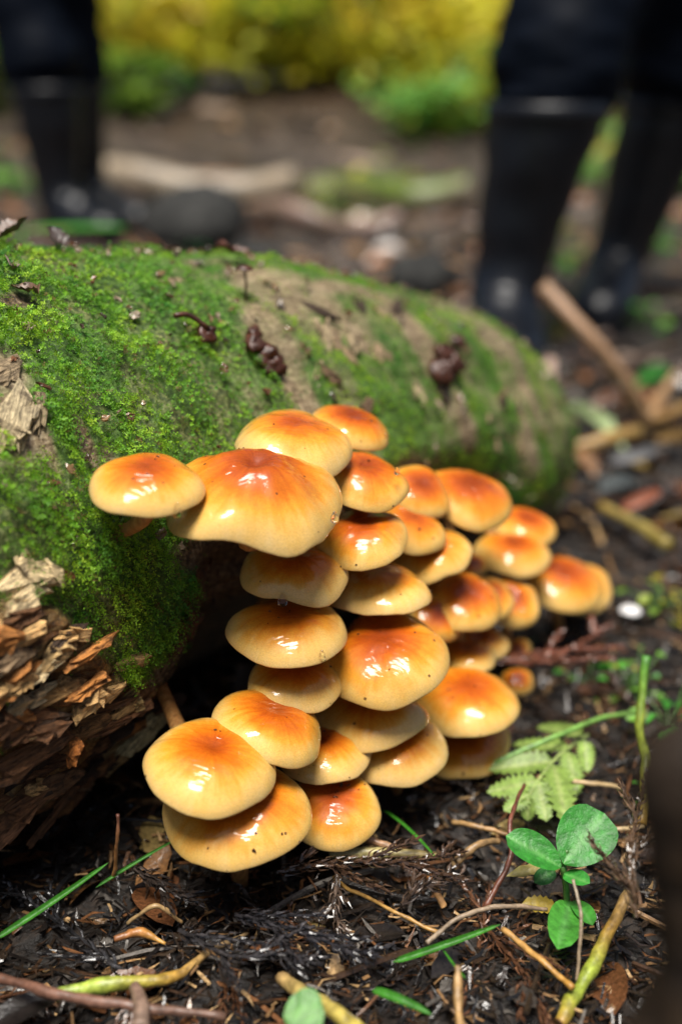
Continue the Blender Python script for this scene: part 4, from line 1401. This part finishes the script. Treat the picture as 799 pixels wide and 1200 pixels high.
# snapped dark stump close to the lens at the right
sb = np.array([.1175, .232, -.02])
path = spline([sb, sb + [-.006, .004, .09], sb + [-.014, .006, .17], sb + [-.030, .008, .25], sb + [-.034, .008, .275]], 40)
V, F = tube(path, np.interp(np.linspace(0, 1, 40), [0, .35, .7, .92, 1], [.046, .030, .018, .010, .003]), 30, True, .75, 4)
o = thing('broken_stump', 'dark snapped stump rising out of focus at the right edge', 'stump', sb)
add_np('trunk', V - sb, F, M['dark_bark'], o)

# ------------------------------------------------------------------ people behind the log
def loft(rings, n=24, fold=0, seed=0):
    """rings: (centre, radius_x, radius_y, axis) stacked; returns closed loft"""
    V = []
    a = np.arange(n) * 2 * np.pi / n
    for (c, rx, ry, t) in rings:
        t = np.asarray(t, float); t = t / np.linalg.norm(t)
        x = np.array([1., 0, 0]); x = x - t * (x @ t); x /= np.linalg.norm(x)
        y = np.cross(t, x)
        V.append(np.asarray(c, float) + rx * np.cos(a)[:, None] * x + ry * np.sin(a)[:, None] * y)
    k = len(rings)
    V = np.concatenate(V)
    if fold:
        cc = np.repeat(np.array([np.asarray(r_[0], float) for r_ in rings]), n, 0)
        d = V - cc
        V = cc + d * (1 + fold * fbm(V * np.array([9, 9, 26.]) + seed, 3, seed))[:, None]
    V = np.concatenate([V, [np.asarray(rings[0][0], float)], [np.asarray(rings[-1][0], float)]])
    i = np.arange(k - 1)[:, None] * n; j = np.arange(n)[None]
    q = np.stack([i + j, i + (j + 1) % n, i + n + (j + 1) % n, i + n + j], -1).reshape(-1, 4)
    jj = np.arange(n)
    t1 = np.stack([(jj + 1) % n, jj, np.full(n, k * n)], -1)
    t2 = np.stack([jj + (k - 1) * n, (jj + 1) % n + (k - 1) * n, np.full(n, k * n + 1)], -1)
    return V, [q, np.concatenate([t1, t2])]


def resample(rings, m):
    C = np.array([np.concatenate([np.asarray(r_[0], float), [r_[1], r_[2]], np.asarray(r_[3], float)]) for r_ in rings])
    Q = spline(C, m)
    return [(q[:3], q[3], q[4], q[5:8]) for q in Q]


def boot(parent, foot, yaw, top_off, org):
    """rubber boot: foot = ankle point on the ground, toe towards yaw (0 = -Y); shaft leans by top_off"""
    to = np.asarray(top_off, float)
    rings = [(np.array([0, 0, .355]) + to, .075, .080, (0, 0, 1)), (np.array([0, .0, .28]) + to * .75, .068, .074, (0, 0, 1)), (np.array([0, 0, .20]) + to * .45, .058, .063, (0, 0, 1)),
             (np.array([0, 0, .13]) + to * .2, .050, .058, (0, 0, 1)), (np.array([0, -.012, .085]), .048, .066, (0, .35, 1)), (np.array([0, -.05, .062]), .047, .062, (0, .9, .8)),
             (np.array([0, -.105, .048]), .050, .046, (0, 1, .25)), (np.array([0, -.16, .042]), .049, .039, (0, 1, .1)), (np.array([0, -.205, .038]), .040, .032, (0, 1, .05)), (np.array([0, -.23, .034]), .018, .018, (0, 1, 0))]
    rings = resample(rings, 48)
    rings = [(c_, rx * 1.10, ry * 1.08, t_) for c_, rx, ry, t_ in rings]
    V, F = loft(rings, 36, .075, int(abs(foot[0] * 100)))
    cy, sy = math.cos(yaw), math.sin(yaw)
    Rm = np.array([[cy, -sy, 0], [sy, cy, 0], [0, 0, 1]])
    foot = np.asarray(foot, float)
    V2 = V.copy()
    lean = V2[:, 2:] * 0
    b = add_np('rubber_boot', V2 @ Rm.T + foot - org, F, M['rubber'], parent)
    # sole
    t = np.linspace(0, 1, 22)
    yy = .062 - t * .30
    wd = .040 + .012 * np.sin(np.pi * (t * 1.2 - .1)) - .004 * np.cos(t * 9)
    wd[0], wd[-1] = .014, .016; wd[1], wd[-2] = .031, .034
    out = np.concatenate([np.stack([wd, yy], -1), np.stack([-wd[::-1], yy[::-1]], -1)])
    m = len(out)
    Vs = np.concatenate([np.column_stack([out, np.full(m, .0)]), np.column_stack([out, np.full(m, .026)]), [[0, -.09, 0]], [[0, -.09, .026]]])
    j = np.arange(m); k = (j + 1) % m
    add_np('sole', Vs @ Rm.T + foot - org, [np.stack([j, k, m + k, m + j], -1), np.concatenate([np.stack([k, j, np.full(m, 2 * m)], -1), np.stack([m + j, m + k, np.full(m, 2 * m + 1)], -1)])], M['rubber'], b, False)
    # cuff band at the boot's top
    tp = np.array([0, 0, .355]) + to
    Vc, Fc = loft([(tp - [0, 0, .018], .084, .088, (0, 0, 1)), (tp - [0, 0, .012], .0865, .091, (0, 0, 1)), (tp + [0, 0, .002], .0865, .091, (0, 0, 1)), (tp + [0, 0, .006], .082, .086, (0, 0, 1))], 28)
    add_np('boot_cuff', Vc @ Rm.T + foot - org, Fc, M['rubber'], b)
    return Rm @ tp + foot


def person(label, feet, yaws, offs, hip, tuck=True):
    hip = np.asarray(hip, float)
    org = np.array([hip[0], hip[1], 0])
    root = thing('person', label, 'person', org)
    tops = [boot(root, f, yw, of, org) for f, yw, of in zip(feet, yaws, offs)]
    # continuous body under the clothes
    me = bpy.data.meshes.new('body')
    pel = hip
    chest = hip + [0, .02, .36]; neck = hip + [0, .0, .54]; head = hip + [0, -.02, .66]; crown = hip + [0, -.03, .76]
    vs_ = [pel, hip + [0, .01, .18], chest, neck, head, crown]
    es = [(0, 1), (1, 2), (2, 3), (3, 4), (4, 5)]
    rad = [.13, .12, .14, .055, .085, .05]
    for sgn, tp, ft in ((-1, tops[0], feet[0]), (1, tops[1], feet[1])):
        sx = sgn if feet[0][0] < feet[1][0] else -sgn
        h0 = hip + [.09 * sx, 0, -.05]
        kn = np.asarray(tp) + (h0 - np.asarray(tp)) * .22 + np.array([0, -.02, 0])
        i0 = len(vs_)
        vs_ += [h0, kn, np.asarray(tp), np.asarray(ft) + [0, 0, .12]]
        es += [(0, i0), (i0, i0 + 1), (i0 + 1, i0 + 2), (i0 + 2, i0 + 3)]
        rad += [.075, .050, .045, .030]
    for sx in (-1, 1):
        i0 = len(vs_)
        sh = chest + [.17 * sx, 0, .10]; elb = sh + [.06 * sx, .03, -.28]; wr = elb + [-.04 * sx, -.16, -.16]; hd = wr + [-.03 * sx, -.07, -.03]
        vs_ += [sh, elb, wr, hd]
        es += [(2, i0), (i0, i0 + 1), (i0 + 1, i0 + 2), (i0 + 2, i0 + 3)]
        rad += [.062, .042, .028, .034]
    me.from_pydata([tuple(np.asarray(v) - org) for v in vs_], es, [])
    me.materials.append(M['skin'])
    bo = bpy.data.objects.new('body', me)
    COL.objects.link(bo); bo.parent = root
    bo.modifiers.new('skin', 'SKIN')
    for i, sv in enumerate(me.skin_vertices[0].data):
        sv.radius = (rad[i], rad[i]); sv.use_root = i == 0
    sub = bo.modifiers.new('sub', 'SUBSURF'); sub.levels = 2; sub.render_levels = 2
    # trousers: hips and two baggy legs, bloused over the boot tops
    mbv = []
    for kx, (tp, ft) in enumerate(zip(tops, feet)):
        tp = np.asarray(tp)
        sx = (-1 if kx == 0 else 1) * (1 if feet[0][0] < feet[1][0] else -1)
        h0 = hip + [.085 * sx, 0, -.02]
        ax = h0 - tp; ax = ax / np.linalg.norm(ax)
        L = np.linalg.norm(h0 - tp)
        rg = [(tp - ax * .02, .066, .070, ax), (tp + ax * .012, .084, .088, ax), (tp + ax * .05, .096, .10, ax), (tp + ax * .12, .090, .095, ax), (tp + ax * .22, .092, .098, ax),
              (tp + ax * L * .7, .105, .115, ax), (h0 + ax * .06, .11, .125, ax)]
        mbv.append(loft(resample(rg, 40), 36, .16, 13 + kx))
    rg = [(hip + [0, 0, -.10], .19, .135, (0, 0, 1)), (hip + [0, 0, 0], .20, .145, (0, 0, 1)), (hip + [0, 0, .12], .175, .125, (0, 0, 1))]
    mbv.append(loft(resample(rg, 12), 36, .05, 3))
    Vt, Fq, Ft, nn = [], [], [], 0
    for V, F in mbv:
        Vt.append(V); Fq.append(F[0] + nn); Ft.append(F[1] + nn); nn += len(V)
    add_np('trousers', np.concatenate(Vt) - org, [np.concatenate(Fq), np.concatenate(Ft)], M['trouser'], root)
    # jacket: torso and sleeves
    parts = [loft(resample([(hip + [0, 0, .02], .21, .155, (0, 0, 1)), (hip + [0, .01, .2], .19, .14, (0, 0, 1)), (chest, .21, .145, (0, 0, 1)), (chest + [0, 0, .10], .19, .12, (0, 0, 1)), (neck - [0, 0, .03], .075, .075, (0, 0, 1)), (neck, .07, .07, (0, 0, 1))], 26), 30, .06, 5)]
    for sx in (-1, 1):
        sh = chest + [.16 * sx, 0, .10]; elb = sh + [.07 * sx, .03, -.28]; wr = elb + [-.04 * sx, -.16, -.16]
        parts.append(loft(resample([(sh + [-.03 * sx, 0, .02], .07, .07, sh - elb), (sh + (elb - sh) * .3, .068, .068, sh - elb), (elb, .056, .056, sh - wr), (wr, .042, .042, elb - wr)], 20), 20, .1, 8))
    Vt, Fq, Ft, nn = [], [], [], 0
    for V, F in parts:
        Vt.append(V); Fq.append(F[0] + nn); Ft.append(F[1] + nn); nn += len(V)
    add_np('jacket', np.concatenate(Vt) - org, [np.concatenate(Fq), np.concatenate(Ft)], M['jacket'], root)
    V, F = blob(.105, 4, 1.1, .06)
    V = V[:]; V[:, 2] = np.maximum(V[:, 2], -.03)
    add_np('hair', V + head + np.array([0, .015, .05]) - org, F, M['hair'], root)
    return root


def gpt(px, py):
    p = at_z(px, py, 0.0)
    return np.array([p.x, p.y, max(gh(p.x, p.y), -.01)])


f1 = gpt(586, 414); f2 = gpt(716, 366)
person('person in black rubber boots and dark bloused trousers at the right behind the log', [f1, f2], [R_(-6), R_(-20)], [(.048, .0, 0), (.070, .0, 0)], (f1 + f2) / 2 * [1, 1, 0] + [.16, .04, .88])
f3 = np.array([-.70, 2.95, 0.]); f3[2] = gh(*f3[:2]); f4 = np.array([-.665, 3.12, 0]); f4[2] = gh(*f4[:2])
person('person in black boots and dark trousers standing at the upper left behind the log', [f3, f4], [R_(48), R_(56)], [(-.01, 0, 0), (-.03, 0, 0)], (f3 + f4) / 2 * [1, 1, 0] + [-.06, .0, .88])

# ------------------------------------------------------------------ middle distance
def bg_log(name, label, p, q, rad, seed, cat='log', mossy=False, c=((.20, .15, .11), (.26, .20, .14), (.16, .12, .08))):
    p = np.asarray(p, float); q = np.asarray(q, float)
    pts = [p + (q - p) * f + np.array([0, .05 * math.sin(f * 5 + seed), .02 * math.sin(f * 7)]) for f in np.linspace(0, 1, 6)]
    P = spline(pts, 40)
    V, F = tube(P, np.linspace(rad, rad * .75, 40), 16, True, .2, seed)
    cc = np.asarray(c)
    k = fbm(V * 6, 3, seed)
    C = np.where(k[:, None] > .1, cc[1], cc[0]) * (1 + .6 * fbm(V * 25, 3, seed + 1))[:, None]
    if mossy:
        up_ = V[:, 2] - np.interp(V[:, 0], np.sort(P[:, 0]), P[np.argsort(P[:, 0]), 2])
        mm = sstep(up_ / rad + .5 * k, .1, .5) * sstep(V[:, 0], *mossy)
        C = C * (1 - mm[:, None]) + np.array([.085, .125, .014]) * mm[:, None] * (1 + .6 * fbm(V * 30, 3, 2))[:, None]
    mb = MB(); mb.add(V, F, np.clip(C, .004, 1))
    o = mb.build(name, M['twig'], None, True, p)
    o.location = p
    return tag(o, label, cat)


def gp(px, py, dz=0.0):
    p = at_z(px, py, 0)
    return np.array([p.x, p.y, gh(p.x, p.y) + dz])


bg_log('background_log', 'pale fallen log lying across the clearing behind', gp(95, 226, .05), gp(345, 236, .05), .062, 3, mossy=False, c=((.24, .19, .13), (.32, .25, .17), (.2, .15, .1)))
bg_log('background_log', 'mossy fallen log in the clearing right of the pale one', gp(360, 244, .03), gp(548, 238, .05), .06, 5, mossy=(-.3, .1), c=((.16, .12, .08), (.22, .17, .11), (.12, .1, .06)))
bg_log('background_branch', 'pale branch slanting down the dark bank', np.array(at_y(235, 132, 5.6)), np.array(at_y(450, 200, 5.0)), .045, 7, 'branch', c=((.20, .14, .10), (.26, .19, .14), (.2, .15, .1)))
bg_log('background_branch', 'brown branch lying on the grey clearing behind the log', gp(300, 265, .03), gp(470, 272, .03), .03, 9, 'branch', c=((.15, .10, .07), (.2, .13, .1), (.2, .15, .1)))
for i, (px, py, R, lab) in enumerate([(228, 285, .13, 'dark rounded rock behind the log\'s crest'), (300, 312, .07, 'low dark rock behind the log right of the rounded one'), (495, 345, .07, 'dark stone behind the log left of the front boot')]):
    p = gp(px, py)
    V, F = blob(R, 70 + i, .75, .35)
    o = add_np('rock', V, F, M['rock'])
    o.location = (p[0], p[1], p[2] + R * .35)
    tag(o, lab, 'rock', 'dark rocks behind the log')

# far litter: big leaves and sticks on the clearing
r = np.random.default_rng(31)
mb = MB()
for k in range(1500):
    yy = r.uniform(1.5, 6.5); xx = r.uniform(-.42, .42) * yy
    L = r.uniform(.03, .09)
    a = r.uniform(0, 6.28)
    B = np.array([xx, yy, gh(xx, yy) + .006])
    if k % 4:
        T = B + L * np.array([math.cos(a), math.sin(a), r.normal(0, .2)])
        V, F, rib = blade(B, T, L * r.uniform(.4, .7), np.array([0, 0, 1]) + r.normal(0, .3, 3), 6, 4, fold=.2, curl=.3, seed=k)
    else:
        dd = np.array([math.cos(a), math.sin(a), .05]) * L * 2.5
        V, F = tube(spline([B - dd, B + r.normal(0, .01, 3), B + dd], 5), r.uniform(.003, .009), 5)
    c = [(.14, .09, .06), (.06, .035, .025), (.22, .17, .14), (.26, .15, .07), (.03, .02, .015), (.26, .12, .06)][r.integers(6)]
    mb.add(V, F, np.array(c) * r.uniform(.6, 1.3))
tag(mb.build('far_leaf_litter', M['litter'], None, True), 'brown leaves and sticks strewn over the blurred clearing', 'litter', kind='stuff')

# ------------------------------------------------------------------ shrubs and trees on the bank
def crown_mesh(mb, c, rad, n, size, cols, r, hollow=.35):
    c = np.asarray(c, float); rad = np.asarray(rad, float)
    nc = max(6, n // 45)
    cen = r.normal(0, 1, (nc, 3)); cen /= np.linalg.norm(cen, axis=1)[:, None]
    cen = cen * (r.uniform(hollow, 1, nc) ** .5)[:, None]
    ccol = np.array(cols)[r.integers(len(cols), size=nc)] * r.uniform(.65, 1.3, (nc, 1))
    k = r.integers(nc, size=n)
    P = c + (cen[k] + r.normal(0, .20, (n, 3))) * rad
    d = r.normal(0, 1, (n, 3)) * np.array([1, 1, .5]) + np.array([0, 0, -.2]); d /= np.linalg.norm(d, axis=1)[:, None]
    nr = r.normal(0, .45, (n, 3)) + np.array([-.1, -.55, 1.])
    s = np.cross(d, nr); s /= np.linalg.norm(s, axis=1)[:, None]
    L = size * r.uniform(.6, 1.3, n)[:, None]
    up_ = np.cross(s, d) * .15
    V = np.stack([P, P + d * L * .45 + s * L * .30 + up_ * L, P + d * L, P + d * L * .45 - s * L * .30 + up_ * L], 1).reshape(-1, 3)
    mb.add(V, np.arange(4 * n).reshape(-1, 4), np.repeat(ccol[k] * r.uniform(.8, 1.2, (n, 1)), 4, 0))


def shrub(label, x, y, z0, rad, n, size, cols, seed, name='shrub', group='shrubs on the bank'):
    r = np.random.default_rng(seed)
    base = np.array([x, y, gh(x, y)])
    o = thing(name, label, 'shrub', base, group)
    ms = MB()
    c = np.array([x, y, base[2] + z0 + rad[2]])
    for k in range(7):
        e = c + r.normal(0, .5, 3) * rad
        V, F = tube(spline([base + r.normal(0, .03, 3) * (1, 1, 0) - ZUP * .05, (base + e) / 2 + r.normal(0, .08, 3), e], 8), np.linspace(.022, .006, 8), 6, True, .2, k)
        ms.add(V - base, F, (.05, .035, .022))
    ms.build('branches', M['twig'], o)
    mb = MB(); crown_mesh(mb, c, rad, n, size, cols, r)
    mb.build('crown', M['foliage'], o, False, base)
    return o


YEL = [(.66, .58, .03), (.74, .62, .04), (.58, .56, .03), (.68, .50, .03)]
YGR = [(.40, .45, .03), (.46, .48, .03), (.22, .36, .03), (.54, .48, .03)]
DGR = [(.07, .25, .02), (.11, .30, .02), (.04, .16, .02), (.20, .34, .03)]
BGR = [(.15, .36, .08), (.20, .42, .07), (.12, .28, .04)]
shrub('yellow shrub at the top middle of the bank', .05, 6.1, .02, (.85, .45, .27), 2600, .085, YEL + YGR[:2], 1)
shrub('yellow green shrub left of the yellow one', -.72, 6.0, .05, (.55, .4, .27), 1600, .08, YGR + YEL, 2)
shrub('dark green shrub low on the bank at left', -.98, 5.6, -.02, (.30, .25, .14), 600, .07, DGR, 3)
shrub('golden shrub at the top right of the middle', .95, 6.5, -.02, (.6, .5, .34), 1800, .085, YEL + YGR, 4)
shrub('fresh green shrub low on the bank at right', .62, 5.4, -.12, (.50, .30, .20), 1400, .075, BGR + YGR, 5)
shrub('yellow shrub seen between and beside the person\'s legs at right', 1.65, 5.9, -.02, (.7, .5, .36), 1700, .08, YGR + YEL, 6)
shrub('green shrub behind the left person', -1.65, 5.8, .0, (.55, .4, .34), 1500, .08, DGR + YGR, 7)
shrub('green shrub low behind the right person\'s legs', 1.25, 4.6, -.08, (.35, .3, .18), 800, .07, YGR + BGR, 8)
shrub('tall bright yellow shrub in the back row, top middle', .30, 7.6, .10, (1.2, .6, .42), 3000, .095, YEL + YGR + BGR, 9)
shrub('tall yellow green shrub in the back row, top left', -1.35, 7.5, .10, (1.0, .6, .42), 2600, .095, YEL + YGR + DGR, 10)


def tree(label, x, y, H, tr, crad, n, cols, seed, lean=(0, 0)):
    r = np.random.default_rng(seed)
    base = np.array([x, y, gh(x, y)])
    o = thing('forest_tree', label, 'tree', base, 'trees behind the bank')
    top = np.array([lean[0], lean[1], H])
    P = spline([np.array([0, 0, -.2]), top * .35 + r.normal(0, .08, 3), top * .7 + r.normal(0, .12, 3), top], 24)
    ms = MB()
    V, F = tube(P, np.linspace(tr, tr * .25, 24), 14, True, .15, seed)
    ms.add(V, F, (.06, .04, .028))
    for k in range(12):
        f = r.uniform(.35, .95)
        b = P[int(f * 23)]
        a = r.uniform(0, 6.28); l = crad[0] * r.uniform(.5, .95)
        e = b + np.array([math.cos(a) * l, math.sin(a) * l, r.uniform(.1, .8)])
        V, F = tube(spline([b, (b + e) / 2 + [0, 0, .15], e], 8), np.linspace(tr * .3, tr * .06, 8), 6, True, .2, k)
        ms.add(V, F, (.06, .04, .028))
    ms.build('trunk', M['bark'], o)
    mb = MB(); crown_mesh(mb, np.array([lean[0], lean[1], H * .78]), crad, n, .16, cols, r, .2)
    mb.build('crown', M['foliage'], o, False)
    return o


tree('slim tree at the top right behind the golden shrub', .90, 6.0, 7.5, .07, (1.7, 1.6, 2.0), 2600, YGR, 11, (.2, 3.2))
FOR = [(.05, .10, .02), (.08, .12, .02), (.10, .11, .02), (.035, .075, .018)]  # dark crowns of unseen trees, added to cut sky sheen on the caps
tree('unseen tree behind the top middle yellow shrub, added to block sky light', -.1, 11.5, 12, .2, (3.4, 2.8, 4.6), 6500, FOR, 12, (0, -.2))
tree('unseen tree beyond the left of the view, added to block sky light', -4.2, 11.0, 12, .2, (3.4, 2.8, 4.6), 6500, FOR, 13, (.2, 0))
tree('unseen tree beyond the right of the view, added to block sky light', 4.2, 11.0, 12, .2, (3.4, 2.8, 4.6), 6500, FOR, 14, (-.2, 0))
